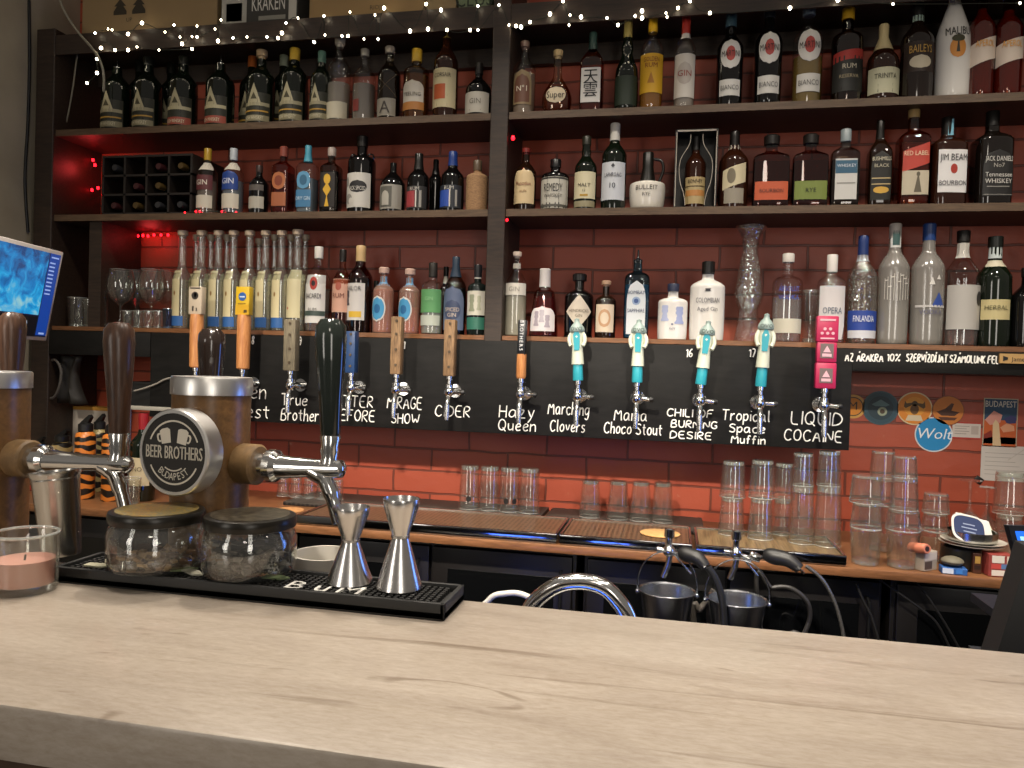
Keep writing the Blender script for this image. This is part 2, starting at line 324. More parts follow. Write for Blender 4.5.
def hand(mb, t, o, ex, ez, h, mt=None, rad=.0019, sq=1.0, jit=.12, slant=.05):
    """write t from point o along ex, up along ez, capitals h tall"""
    mt = mt or M_CHALK; k = h/6; x = 0; ex = Vector(ex); ez = Vector(ez); o = Vector(o)
    for ch in t:
        if ch == ' ': x += 2.6*sq; continue
        g = GL[ch]; mxx = 0
        for st in g.split('|'):
            pts = [tuple(float(q) for q in p.split(',')) for p in st.split()]
            mxx = max(mxx, max(p[0] for p in pts))
            pts = [(p[0]+random.uniform(-jit, jit), p[1]+random.uniform(-jit, jit)) for p in pts]
            if len(pts) > 2: pts = chaikin(pts, 2)
            mb.tube([o+ex*(k*(x+p[0]*sq+slant*p[1]))+ez*(k*p[1]) for p in pts], rad, mt, 6)
        x += (mxx+1.25)*sq
    return x*k
def hand_w(t, h, sq=1.0):
    x = 0
    for ch in t:
        x += 2.6*sq if ch == ' ' else (max(float(p.split(',')[0]) for st in GL[ch].split('|') for p in st.split())+1.25)*sq
    return x*h/6

# ------------------------------------------------------------------ the setting
YF, YW = 2.334, 2.56                      # front of the shelves, face of the brick wall
Z1, Z2, Z3, ZC, ZB = 2.164, 1.866, 1.4745, .90, 1.10   # top, middle, low shelf; back counter; bar
Z0 = at(360, 17.5, YF).z
XL, XR = -2.16, 1.35
struct(MB().box((-2.6, YW, 0), (1.9, YW+.12, 3.2), M_BRICK).build('wall_back', smooth=0))
struct(MB().box((-2.40, .9, 0), (-2.27, YW, 3.2), M_PLASTER).build('wall_left', smooth=0))
struct(MB().box((-2.6, -2.5, -.06), (1.9, YW, 0), wood('dark_floor_boards', '#1d1713', '#35291f', (2, 12, 12), .55)).build('floor', smooth=0))

# shelving
sh = thing('back_bar_shelving', 'tall dark wooden back bar shelving holding three long rows of bottles', 'shelving', (-.4, YF+.1, ZC))
def child(mb, name, parent, **k):
    o = mb.build(name, **k); o.parent = parent; o.matrix_parent_inverse = Matrix.Translation(-Vector(parent.location)); return o
PX0, PX1 = -.582, -.526                   # centre post
for z, th in ((Z1, .022), (Z2, .022), (Z3, .014), (Z0, .03)):
    for a, b in ((XL, PX0), (PX1, XR)):
        mb = MB().box((a, YF+.006, z-th), (b, YW-.002, z), M_DARKWOOD).box((a, YF, z-th), (b, YF+.006, z), M_WARMWOOD if z == Z3 else (M_DARKWOOD if z == Z0 else M_EDGE))
        child(mb, 'shelf_board', sh, smooth=0)
for a, b, z0, z1 in ((XL-.075, XL, ZC, Z0+.03), (PX0, PX1, Z3-.02, Z0+.25), (XR, XR+.06, ZC, Z0+.25)):
    child(MB().box((a, YF-.012, z0), (b, YW-.002, z1), M_DARKWOOD, bev=.003), 'post', sh, smooth=0)
child(MB().box((XL, YF-.008, Z0-.062), (PX0, YF, Z0+.006), M_DARKWOOD).box((PX1, YF-.008, Z0-.062), (XR, YF, Z0+.006), M_DARKWOOD), 'top_rail', sh, smooth=0)
child(MB().box((XL, YW-.03, Z0-.10), (PX0, YW-.003, Z0-.04), M_DARKWOOD).box((PX1, YW-.03, Z0-.10), (XR, YW-.003, Z0-.04), M_DARKWOOD), 'rear_rail', sh, smooth=0)
xd = at(112, 290, YF+.1).x
child(MB().box((xd-.03, YF+.02, Z3), (xd+.02, YW-.002, Z2-.022), M_DARKWOOD), 'divider', sh, smooth=0)

# bar
bar = thing('bar_counter', 'long pale bleached-wood bar counter crossing the front', 'bar counter', (0, .68, 0))
child(MB().box((-1.9, .497, ZB-.045), (1.9, .865, ZB), M_LAM, bev=.0035), 'countertop', bar)
child(MB().box((-1.9, .53, 0), (1.9, .57, ZB-.045), wood('brown_bar_front', '#38291f', '#57412f', (3, 3, 18), .5)), 'front_panel', bar, smooth=0)
child(MB().box((-1.9, .868, .955), (1.9, 1.08, .985), M_STEEL, bev=.002), 'work_ledge', bar)
child(MB().box((-1.9, .84, 0), (1.9, .862, ZB-.045), M_BLACK), 'rear_panel', bar, smooth=0)

# back counter
bc = thing('back_counter_worktop', 'narrow varnished wooden worktop against the brick wall below the taps', 'worktop', (-.4, 2.3, ZC))
child(MB().box((-2.27, 2.055, ZC-.023), (1.6, YW-.002, ZC), M_WARMWOOD, bev=.003), 'worktop_board', bc)
doors_mat = mat('#141110', .35, name='dark_cooler_front')
for i, (a, b, lb) in enumerate(((-2.2, -1.12, 'black undercounter cooler standing under the tiger-striped bottles'), (-1.1, -.25, 'black undercounter cooler standing behind the steel measuring cups'), (-.23, .55, 'black undercounter cooler standing behind the two steel buckets'), (.57, 1.5, 'black undercounter cooler standing under the water glass stacks'))):
    c = thing('undercounter_cooler', lb, 'cooler', ((a+b)/2, 2.3, 0), group='coolers under the back counter')
    child(MB().box((a, 2.16, 0), (b, YW-.01, ZC-.030), doors_mat, bev=.004), 'cabinet', c)
    mid = (a+b)/2
    for p, q in ((a+.01, mid-.004), (mid+.004, b-.01)):
        d = child(MB().box((p, 2.135, .10), (q, 2.158, ZC-.05), doors_mat, bev=.004).box((p+.05, 2.133, .16), (q-.05, 2.136, ZC-.11), M_GLOSSBLACK), 'door', c)
        h = MB().tube([(q-.03, 2.134, .70), (q-.03, 2.115, .71), (q-.03, 2.115, .80), (q-.03, 2.134, .81)], .004, M_BLACK).build('handle'); h.parent = d
        h.matrix_parent_inverse = Matrix.Identity(4)

# ------------------------------------------------------------------ bottles
KIND = {
 'std':  [(.9, 0), (1, .015), (1, .58), (.96, .64), (.62, .72), (.36, .77), (.33, .82), (.31, 1)],
 'wine': [(.9, 0), (1, .015), (1, .62), (.97, .67), (.55, .74), (.36, .78), (.35, 1)],
 'vodka':[(.9, 0), (1, .015), (1, .60), (.97, .65), (.66, .72), (.42, .76), (.38, .80), (.36, 1)],
 'flask':[(.92, 0), (1, .015), (1, .64), (.98, .70), (.62, .745), (.35, .77), (.32, .80), (.32, 1)],
 'apoth':[(.92, 0), (1, .02), (1, .60), (.97, .67), (.6, .73), (.33, .755), (.32, .78), (.32, .93), (.36, .94), (.36, 1)],
 'squat':[(.9, 0), (1, .02), (1, .46), (.95, .56), (.55, .67), (.30, .72), (.27, .76), (.27, 1)],
 'cognac':[(.7, 0), (.92, .06), (1, .20), (.93, .33), (.62, .46), (.32, .56), (.26, .64), (.25, 1)],
 'lantern':[(.95, 0), (1, .02), (.97, .2), (.72, .62), (.68, .67), (.44, .70), (.36, .72), (.35, 1)],
 'taper':[(.9, 0), (1, .02), (1, .50), (.93, .58), (.58, .74), (.36, .83), (.32, .88), (.32, 1)],
 'long': [(.9, 0), (1, .015), (1, .50), (.96, .545), (.60, .60), (.44, .64), (.42, .68), (.42, .93), (.46, .94), (.46, 1)],
 'bulb': [(.86, 0), (1, .03), (1, .38), (.9, .47), (.55, .57), (.44, .63), (.5, .69), (.42, .75), (.33, .80), (.32, 1)],
 'jug':  [(.80, 0), (.92, .04), (1, .28), (.99, .44), (.9, .47), (.34, .50), (.3, .55), (.28, 1)],
 'shoulder':[(.9, 0), (1, .015), (1, .60), (.99, .69), (.72, .73), (.40, .745), (.34, .77), (.34, 1)],
 'malt': [(.9, 0), (1, .015), (.98, .55), (.92, .61), (.6, .68), (.38, .73), (.43, .79), (.36, .84), (.33, 1)],
}
SEC = {'o': (2, 1), 's': (5, 1), 'f': (5, .62), 'e': (2.4, .7), 'd': (7, .8)}
def r_at(prof, z):
    for (r0, z0), (r1, z1) in zip(prof, prof[1:]):
        if z0 <= z <= z1 and z1 > z0: return r0+(r1-r0)*(z-z0)/(z1-z0)
    return prof[-1][0]
GREEN = mat('#0d140c', .07, coat=.4, name='dark_green_glass'); AMBER = mat('#1d0f07', .07, coat=.4, name='dark_amber_glass'); BLK = mat('#0b0a0a', .07, coat=.4, name='black_glass')
BROWN = mat('#2c140a', .08, coat=.4, name='brown_glass'); CER = mat('#d9d3c6', .2, coat=.3, name='glazed_ceramic'); BLUEG = glass('#7fb6cc', '#1f5f7a'); PINKG = glass('#d9a9a4', '#8c5a58')
CLR = glass(); FROST = glass('#d2cec6', '#a8a49c', .30, .16, .6, .10); GREENG = glass('#8fae7d', '#2f4a26'); WHT = mat('#dedad3', .25, coat=.3, name='white_lacquered_glass')
SMOKE = glass('#b9ab98', '#5c5044'); PALE = glass('#f2f4ee', '#b4bcb2', .055, .05, .95, .12)
_liq = {}
def liquid(c, body=.35):
    if (c, body) not in _liq: _liq[(c, body)] = glass(c, c, body, .05, .25)
    return _liq[(c, body)]

def patch(mb, surf, u0, u1, z0, z1, shape, mt, eps, rows=None):
    rows = rows or {'rect': 5, 'band': 5}.get(shape, 12); cols = 8; vs = []; fs = []; uc = (u0+u1)/2; hw = (u1-u0)/2
    for i in range(rows+1):
        t = i/rows; z = z0+(z1-z0)*t; s = 1.0; off = 0.0
        if shape == 'ell': s = math.sqrt(max(0, 1-(2*t-1)**2))
        elif shape == 'dia': s = 1-abs(2*t-1)
        elif shape == 'tri': s = 1-t*.97
        elif shape == 'arch': s = 1 if t < .6 else math.sqrt(max(0, 1-((t-.6)/.4)**2))
        elif shape == 'tag': s = min(1, .75+t)
        elif shape == 'slant': off = .0
        elif shape == 'blob': s = .75+.25*math.sin(9*t+1)*(1-t)+.1*math.sin(23*t)
        for k in range(cols+1):
            u = uc+hw*s*(2*k/cols-1); dz = (u-uc)/hw*(z1-z0)*.22 if shape == 'slant' else 0
            vs.append(surf(u, z+dz, eps))
    for i in range(rows):
        for k in range(cols):
            a = i*(cols+1)+k; fs.append((a, a+1, a+cols+2, a+cols+1))
    mb.add(vs, fs, mt)

def label_mesh(prof, R, H, sec, spec):
    """spec: dict z(z0,z1) w(half width in R) sh(ape) c(olour) t([(text, z rel, height rel, colour)]) x([(shape,u,z,w,h,colour)])"""
    p, dr = sec
    def surf(u, z, eps):
        r = r_at(prof, z)+eps; x = r*math.sin(max(-1.5, min(1.5, u/max(r, 1e-4))))
        y = -(r*dr+eps*(1-dr))*(max(0, 1-abs(x/r)**p))**(1/p)
        return (x, y, z)
    mb = MB(); z0, z1 = spec['z'][0]*H, spec['z'][1]*H; hw = spec.get('w', 1.15)*R; cu = spec.get('u', 0)*R
    if spec.get('c'): patch(mb, surf, cu-hw, cu+hw, z0, z1, spec.get('sh', 'rect'), mat(spec['c'], .55), .0005)
    for i, (s, u, z, ww, hh, c) in enumerate(spec.get('x', ())):
        zc = z0+(z1-z0)*z; hh = hh*(z1-z0)/2; patch(mb, surf, cu+(u-ww)*hw, cu+(u+ww)*hw, zc-hh, zc+hh, s, mat(c, .5), .0009+.00025*i)
    for (t, zr, hr, c) in spec.get('t', ()):
        vs, fs, wd = text_geo(t); k = hr*(z1-z0); kx = min(k, min(1.75*hw, (1.42 if p < 3 else 1.75)*R)/wd); zc = z0+(z1-z0)*zr-k/2
        mb.add([surf(cu+x*kx, zc+y*k, .0022) for x, y in vs], fs, mat(c, .6))
    return mb

def bottle(name, px, top, wpx, zs, kind, sec, gl, label, cat='bottle', liq=None, cap=('screw', '#151515', .86), lab=(), row=0, group=None, rz=0.0, wm=1.0, pour=False, y=None):
    k0 = SEC[sec]; guess = YF+.05; sc = depth(at(px, top+50, guess))/F_PX
    R = wpx*sc/2*wm; Y = y if y else YF+.012+R*k0[1]+(.10 if row else 0)
    c = at(px, (top+300)/2 if False else top+45, Y); Hh = at(px, top, Y).z-zs
    o = thing(name, label, cat, (c.x, Y, zs+.0004), rz, group)
    prof = chaikin([(r*R, z*Hh) for r, z in KIND[kind]], 2)
    kz = cap[2]*Hh if cap else Hh
    if pour: kz = .88*Hh
    gprof = [q for q in prof if q[1] <= kz]; gprof.append((r_at(prof, kz), kz))
    MB().lathe([(.0001, 0)]+gprof, gl, 28, None, k0).build('glass', o)
    if liq:
        lv = liq[1]*Hh; lp = [(max(.001, r-.0022), max(.004, z)) for r, z in prof if z <= lv]; lp.append((max(.001, r_at(prof, lv)-.0022), lv))
        MB().lathe([(.0001, .004)]+lp+[(.0001, lv)], liquid(*liq[0]) if isinstance(liq[0], tuple) else liquid(liq[0]), 28, None, k0).build('liquid', o)
    nk = r_at(prof, .97*Hh)
    if cap:
        ck, cc, cz = cap; cm = mat(cc, .35, name='cap'); z0 = cz*Hh
        if pour:
            MB().lathe([(nk*1.02, .87*Hh), (nk*1.05, .885*Hh), (nk*.5, .90*Hh), (.0032, .915*Hh), (.0028, Hh), (.0015, Hh)], cm if ck == 'pour' else M_CHROME, 14).build('pourer', o)
        elif ck == 'screw':
            MB().lathe([(nk*1.02, z0), (nk*1.16, z0+.001), (nk*1.18, Hh-.002), (nk*1.08, Hh)], cm, 20).build('cap', o)
        elif ck == 'foil':
            MB().lathe([(r_at(prof, z0)*1.05, z0), (nk*1.08, z0+(Hh-z0)*.5), (nk*1.10, Hh-.003), (nk*.95, Hh)], cm, 20).build('capsule', o)
        elif ck == 'cork':
            MB().lathe([(nk*.8, z0), (nk*.85, z0+(Hh-z0)*.3), (nk*1.22, z0+(Hh-z0)*.32), (nk*1.28, Hh-.002), (nk*1.15, Hh)], cm, 20).build('stopper', o)
        elif ck == 'knob':
            MB().lathe([(nk*1.05, z0), (nk*1.35, z0+.002), (nk*1.4, Hh-.004), (nk*1.1, Hh)], cm, 20).build('stopper', o)
    for i, sp in enumerate(lab):
        label_mesh(prof, R, Hh, k0, sp).build('neck_label' if sp['z'][0] > .68 else 'label', o)
    return o
def L(z0, z1, c, w=1.15, sh='rect', t=(), x=(), u=0): return dict(z=(z0, z1), c=c, w=w, sh=sh, t=t, x=x, u=u)
ORD = ['first', 'second', 'third', 'fourth', 'fifth', 'sixth', 'seventh', 'eighth', 'ninth', 'tenth']
CREAM, INK, GOLD, WH = '#d8cfae', '#1c1a18', '#b98f3a', '#e6e2d8'

# top shelf, bay beside the grey wall: dark whiskeys with triangle labels
tri = [L(.03, .40, '#2c2c20', 1.2, 'rect', [('IRISH WHISKEY', .13, .13, CREAM)], [('rect', 0, .60, .95, .12, '#9c9476'), ('rect', 0, .12, .95, .20, '#8a8266'), ('rect', 0, .36, .9, .05, GOLD)]), L(.24, .52, '#b3aa88', .58, 'tri', (), [('tri', 0, .42, .42, .30, '#4a452f')])]
trir = [tri[0] | {'x': [('rect', 0, .60, .95, .12, '#b9b08c'), ('rect', 0, .14, .95, .26, '#9a4a3a')]}, tri[1]]
caps = [('screw', '#141512', .88), ('screw', '#141512', .88), ('screw', '#1a1a16', .88), ('screw', '#141512', .88), ('cork', '#c0a47c', .88), ('screw', '#c9a53a', .84), ('screw', '#4d6e62', .84)]
for i, px in enumerate((116.5, 148, 183, 220, 261, 294, 321)):
    bottle('whiskey_bottle', px, (60, 58, 57, 56, 51, 49, 52)[i], 28 if i < 6 else 22, Z1, 'std', 'o', GREEN,
           ('dark triangle-label whiskey bottle at the end of its front row below hanging fairy lights', 'dark triangle-label whiskey bottle, second in the front row from the grey wall', 'dark triangle-label whiskey bottle with reddish foot band, third in its front row', 'dark triangle-label whiskey bottle with reddish foot band, fourth in its front row', 'dark triangle-label whiskey bottle with a tan cork stopper', 'dark triangle-label whiskey bottle with a yellow cap', 'slim dark triangle-label whiskey bottle with a grey-green cap')[i],
           cap=caps[i], lab=trir if i in (2, 3) else tri, group='triangle-label whiskeys on the top shelf', rz=random.uniform(-.15, .15), pour=i in (0, 3))
for i, (px, tp) in enumerate(((139, 62), (170.5, 64), (251.5, 57), (283, 56))):
    bottle('whiskey_bottle', px, tp, 25, Z1, 'std', 'o', GREEN, ('dark triangle-label whiskey bottle half hidden behind the second in the front row', 'dark triangle-label whiskey bottle half hidden behind the third in the front row', 'dark triangle-label whiskey bottle with an orange cap, standing in the rear row', 'dark triangle-label whiskey bottle with a pale cap, behind the yellow-capped one')[i],
           cap=('screw', ('#15150f', '#15150f', '#b5602a', '#a9b29c')[i], .86), lab=tri, row=1, group='triangle-label whiskeys on the top shelf')
B = bottle
B('spirit_bottle', 339, 38, 23, Z1, 'vodka', 'o', CLR, 'tall clear bottle with a cream band label low on its body, beside the triangle-label whiskeys', liq=('#cfc8b8', .45), cap=('cork', '#b9b0a0', .88), lab=[L(.03, .22, '#c9c1a8', 1.25)])
B('spirit_bottle', 364, 50, 23, Z1, 'std', 'o', CLR, 'clear bottle with a painted red reflection and no label, left of the strapped bottle', liq=('#b8afa2', .5), cap=('screw', '#8f8a80', .9), lab=[L(.12, .28, '#7c2f28', .35, 'rect', (), (), -.4)])  # the red patch is a reflection painted onto the glass
sb = B('spirit_bottle', 389, 47, 23, Z1, 'std', 'o', SMOKE, 'smoky bottle with crossed straps and a grey label', liq=('#57463c', .6), cap=('knob', '#8f8578', .9), lab=[L(.04, .27, '#8f887a', 1.0, 'rect', [('A', .5, .7, '#3a332c')])])
B('whiskey_bottle', 416, 50, 26, Z1, 'shoulder', 'o', glass('#e0c9a0', '#8a6f50'), 'whiskey bottle with a white arched label over an orange band', liq=('#9c6a3a', .62), cap=('screw', '#c9a233', .82), lab=[L(.22, .52, '#cfc8b8', .95, 'arch', [('TEELING', .35, .18, '#40382c')]), L(.11, .22, '#b2763a', 1.0)])
B('whiskey_bottle', 446, 28, 25, Z1, 'std', 'o', BROWN, 'tall whiskey bottle with a large cream label bearing an orange square, under a bright pourer', cap=('pour', '#c2a348', .9), pour=True, lab=[L(.10, .52, '#c9bc94', 1.25, 'rect', [('CORSAIR', .82, .11, '#3c332a')], [('rect', -.2, .40, .42, .38, '#b4562c')])])
B('spirit_bottle', 478, 64, 26, Z1, 'squat', 'o', BLK, 'small squat black bottle with a grey-white label, beside the centre post', lab=[L(.05, .42, '#b9b3a6', 1.2, 'rect', [('GIN', .55, .25, '#6a655c')])], cap=('screw', '#201c1a', .8))

# top shelf, right bay
B('gin_bottle', 524, 42, 23, Z1, 'std', 'o', CLR, 'clear bottle with an arched gold label, nearest the centre post', liq=('#d0b9a0', .55), cap=('cork', '#6b5348', .88), lab=[L(.12, .58, '#8f7a58', .9, 'arch', [('N\u00b01', .45, .16, '#e8dfc8')], [('arch', 0, .46, .78, .8, '#6b4634')])])
B('cognac_bottle', 557, 51, 30, Z1, 'cognac', 'e', glass('#e6c9a0', '#7a4a2c'), 'rounded cognac decanter bottle with an oval cream label', liq=('#8a3a1c', .42), cap=('cork', '#c2a878', .86), lab=[L(.14, .40, '#d9c8a8', .72, 'ell', [('Super', .5, .42, '#2a1a14')])])
B('whisky_bottle', 592, 33, 23, Z1, 'std', 's', glass('#d9a080', '#5c2a1a'), 'square whisky bottle with black brush characters on a white label', liq=('#8a2f14', .5), cap=('foil', '#26403a', .78), lab=[L(.10, .52, '#dcd8d0', .98, 'rect', [('\u5929', .74, .34, '#141414'), ('\u96f2', .36, .34, '#141414')])])
B('spirit_bottle', 627, 20, 24, Z1, 'bulb', 'o', GREEN, 'dark olive bottle with a bulbous neck and gold foil, left of the yellow-label rum', cap=('foil', '#9c8a4a', .80), lab=[L(.05, .36, '#1f2c1d', 1.1)])
B('rum_bottle', 652, 15, 23, Z1, 'vodka', 'o', CLR, 'rum bottle with a bright yellow label and yellow cap', liq=('#c9882c', .30), cap=('foil', '#d9a81f', .81), lab=[L(.16, .56, '#d2a11e', 1.25, 'rect', [('GOLDEN', .85, .12, '#7a2a14'), ('RUM', .70, .12, '#7a2a14')], [('tri', 0, .38, .25, .28, '#a8701a')])])
B('gin_bottle', 685, 16, 21, Z1, 'vodka', 'o', CLR, 'clear bottle with an ornate white label and a red and white cap', liq=('#d8cfc2', .5), cap=('foil', '#b23228', .80), lab=[L(.10, .56, '#cfc8bc', 1.2, 'rect', [('GIN', .55, .14, '#8c3830')], [('ell', 0, .55, .62, .52, '#b5aba0')]), L(.74, .80, '#dcd6cc', 1.2)])
VL = [L(.38, .70, '#dcd8d0', .82, 'ell', [('MARTINI', .5, .20, '#1a1a1a')], [('ell', 0, .5, .42, .50, '#b5443c')]), L(.10, .27, '#cfccc4', .85, 'rect', [('BIANCO', .5, .3, '#5c5a56')])]
B('vermouth_bottle', 730, 15, 26, Z1, 'vodka', 'o', BLK, 'black vermouth bottle with round white emblem, next to the red-capped gin', cap=('screw', '#3c5560', .86), lab=VL, group='vermouths on the top shelf')
B('vermouth_bottle', 768.5, 5, 27, Z1, 'vodka', 'o', BLK, 'black vermouth bottle with round white emblem, between a black one and the golden one', cap=('screw', '#20242a', .86), lab=VL, group='vermouths on the top shelf')
B('vermouth_bottle', 808, 2, 29, Z1, 'vodka', 'o', CLR, 'clear vermouth bottle with pale golden drink and round white emblem', liq=('#b59a52', .45), cap=('screw', '#6d7a86', .86), lab=VL, group='vermouths on the top shelf')
B('rum_bottle', 847, 9, 30, Z1, 'shoulder', 'o', glass('#b08a70', '#4a2a1c'), 'broad rum bottle with a yellow cap and a black label under a red slanted band', liq=('#3c170c', .62), cap=('screw', '#c79a24', .88), lab=[L(.10, .46, '#20201c', 1.2, 'rect', [('RUM', .7, .14, '#c9c0a8'), ('RESERVA', .42, .10, '#a89a78')]), L(.42, .52, '#a8322a', 1.15, 'slant')])
B('cognac_bottle', 882.5, 25, 31, Z1, 'squat', 'o', BROWN, 'short dark brandy bottle with a cream stopper and cream label', cap=('foil', '#cdbb8c', .66), lab=[L(.08, .40, '#c6c3a4', 1.2, 'rect', [('TRINITA', .66, .2, '#4a4a3c')])])
B('liqueur_bottle', 917, 3, 31, Z1, 'std', 'o', mat('#1d120d', .12, coat=.4), 'round-shouldered dark brown cream liqueur bottle with gold lettering', cap=('screw', '#1c1b1a', .86), lab=[L(.26, .56, '#2a1a12', 1.1, 'rect', [('BAILEYS', .75, .26, '#c39a4a')], [('ell', 0, .32, .62, .44, '#c8bda4')]), L(.80, .86, '#9ab0a4', .8)])
B('liqueur_bottle', 953.5, -14, 33, Z1, 'taper', 'o', WHT, 'opaque white coconut liqueur bottle with a palm tree sunset emblem', cap=('screw', '#d8d2c8', .9), lab=[L(.32, .60, None, 1.0, 'rect', [('MALIBU', .86, .26, '#1c1a18')], [('ell', 0, .34, .45, .62, '#d08a3a'), ('tri', .0, .45, .10, .5, '#2c2a1a'), ('ell', 0, .62, .36, .22, '#3c3a20')])])
for i, (px, tp, ww) in enumerate(((981.5, -12, 25), (1008, -10, 27))):
    B('aperitif_bottle', px, tp, ww, Z1, 'vodka', 'o', glass('#e0b090', '#8a3a1c'), ('orange aperitif bottle standing against the white coconut liqueur', 'orange aperitif bottle at the far end of the top shelf')[i], liq=('#a8381a', .8), cap=('screw', '#3a4a70', .9), lab=[L(.30, .50, '#d8c8b8', 1.15, 'slant', [('APEROL', .8, .3, '#e0a03a')])], group='orange aperitifs on the top shelf')

# middle shelf, bay beside the grey wall
B('gin_bottle', 207, 149, 20, Z2, 'std', 'o', CLR, 'gin bottle with a gold cap and burgundy label above a white tag', liq=('#a89a8c', .5), cap=('screw', '#b89432', .82), lab=[L(.36, .58, '#5c2a2c', 1.1, 'rect', [('GIN', .5, .35, '#d8d0c0')]), L(.09, .28, '#c8c0ae', 1.1), L(.66, .78, '#cfc8b8', 1.1)])
B('gin_bottle', 233, 149, 21, Z2, 'std', 'o', CLR, 'gin bottle with a silver cap and bright blue label above a white tag', liq=('#a8b0b8', .5), cap=('screw', '#b9c0c4', .82), lab=[L(.36, .64, '#1f3f86', 1.0, 'arch', [('GIN', .45, .3, '#d8dce4')]), L(.08, .30, '#c8c0ae', 1.1), L(.66, .78, '#cfc8b8', 1.1)])
B('spirit_bottle', 258.5, 166, 19, Z2, 'std', 'o', BLK, 'plain black bottle with a pale rectangular tag near its foot, beside the blue-label gin', cap=('screw', '#3c2c28', .86), lab=[L(.10, .34, '#a8a294', 1.05), L(.46, .58, '#56504a', 1.0)])
B('gin_bottle', 283, 147, 19, Z2, 'flask', 's', glass('#d8907c', '#6a2c20'), 'reddish square bottle with an orange medallion label', liq=('#8a3420', .6), cap=('knob', '#8f4a3c', .84), lab=[L(.34, .60, '#a8643c', .85, 'ell', (), [('ell', 0, .5, .55, .6, '#7c3c28')]), L(.10, .30, '#9c5c3a', .95)])
B('gin_bottle', 307.5, 146, 19, Z2, 'flask', 's', CLR, 'clear square gin bottle with a sky-blue medallion label and teal cap', liq=('#9aa8b0', .5), cap=('foil', '#4a9ab0', .76), lab=[L(.34, .60, '#5a92b4', .85, 'ell', (), [('ell', 0, .5, .5, .6, '#34627f')]), L(.08, .33, '#3f7398', .98, 'rect', [('DRY GIN', .5, .22, '#c8dce6')])])
B('tequila_bottle', 331, 148, 19, Z2, 'flask', 's', SMOKE, 'dark square bottle with a shiny gold figure emblem', liq=('#2a1a16', .62), cap=('knob', '#a89a90', .86), lab=[L(.08, .60, '#221c18', .95, 'rect', (), [('ell', 0, .80, .40, .30, '#d0a430'), ('dia', 0, .5, .5, .40, '#d0a430'), ('tri', 0, .18, .25, .34, '#d0a430')])])
kb = B('rum_bottle', 361.5, 137, 28, Z2, 'shoulder', 'o', BLK, 'big black rum bottle with ring handles and a white octopus-ink label', cap=('screw', '#17130f', .86), lab=[L(.06, .50, '#c4c0b6', 1.1, 'rect', [('BLACK SPICED', .55, .12, '#d0ccc0')], [('ell', .1, .60, .62, .36, '#1a1a1a'), ('ell', -.55, .25, .3, .3, '#8a8780'), ('ell', -.35, .18, .18, .2, '#c4c0b6'), ('ell', -.75, .75, .16, .3, '#8a8780')])])
B('whisky_bottle', 392.5, 158, 25, Z2, 'squat', 'o', BLK, 'squat black bottle with a grey portrait label, beside the octopus-ink rum', cap=('pour', '#b0aaa0', .9), pour=False, lab=[L(.05, .48, '#8f8b80', 1.15, 'rect', (), [('rect', -.25, .5, .5, .84, '#56544c'), ('arch', -.25, .45, .3, .6, '#a8a498')])])
B('spirit_bottle', 418, 154, 23, Z2, 'malt', 'o', BLK, 'black bottle with a red and silver label', cap=('foil', '#151512', .72), lab=[L(.05, .42, '#2a2826', 1.15, 'rect', [('RUM', .88, .16, '#b8b4aa')], [('rect', -.45, .42, .48, .72, '#96363a'), ('rect', .45, .42, .10, .76, '#98948c'), ('rect', .12, .42, .05, .76, '#c8c2b8')])])
B('spirit_bottle', 435, 160, 15, Z2, 'wine', 'o', BLK, 'narrow plain black bottle squeezed behind the red and blue labels', row=1, cap=('foil', '#141414', .74))
B('spirit_bottle', 452, 152, 24, Z2, 'malt', 'o', BLK, 'black bottle with a blue and silver label and blue cap', cap=('foil', '#1e3a7c', .76), lab=[L(.05, .42, '#20242c', 1.15, 'rect', [('RUM', .88, .16, '#b8b4aa')], [('rect', -.45, .42, .48, .72, '#2a4a9c'), ('rect', .08, .42, .05, .76, '#c8c2b8'), ('rect', .55, .42, .08, .72, '#98948c')])])
B('rum_bottle', 476.5, 161, 22, Z2, 'shoulder', 'o', wood('woven_straw', '#7a5a40', '#a8845c', (20, 20, 60), .8, .5), 'straw-wrapped tan bottle beside the centre post', cap=('screw', '#5c4c3c', .80))

# middle shelf, right bay
B('whisky_bottle', 525, 149, 22, Z2, 'std', 'o', AMBER, 'amber bottle with a long cream label and a red stopper, under the red light', cap=('cork', '#7a2a24', .90), lab=[L(.10, .66, '#cbb48a', 1.15, 'arch', [('Plantation', .56, .12, '#7a3a24'), ('RUM', .34, .07, '#8a6a48')])])
B('moonshine_jug', 554.5, 160, 27, Z2, 'shoulder', 'o', BLK, 'squat black whiskey bottle with a full white label reading upward at its shoulders', cap=('screw', '#141414', .84), wm=1.03, lab=[L(.03, .62, '#b9b5a8', 1.3, 'rect', [('REMEDY', .66, .26, '#33322e'), ('WHISKEY', .40, .12, '#55534c')], [('rect', 0, .96, 1, .06, '#3c3a36'), ('rect', 0, .08, 1, .08, '#55534c')])])
B('whisky_bottle', 585.5, 137, 23, Z2, 'malt', 'o', GREEN, 'dark green malt bottle with a cream label, left of the tall white-capped one', cap=('screw', '#2a2a20', .88), lab=[L(.14, .50, '#c8bf9e', 1.15, 'rect', [('MALT', .5, .14, '#2a2418'), ('12', .3, .1, '#2a2418')], [('rect', 0, .12, .3, .08, '#a8842c')]), L(.03, .11, '#8c8468', 1.1)])
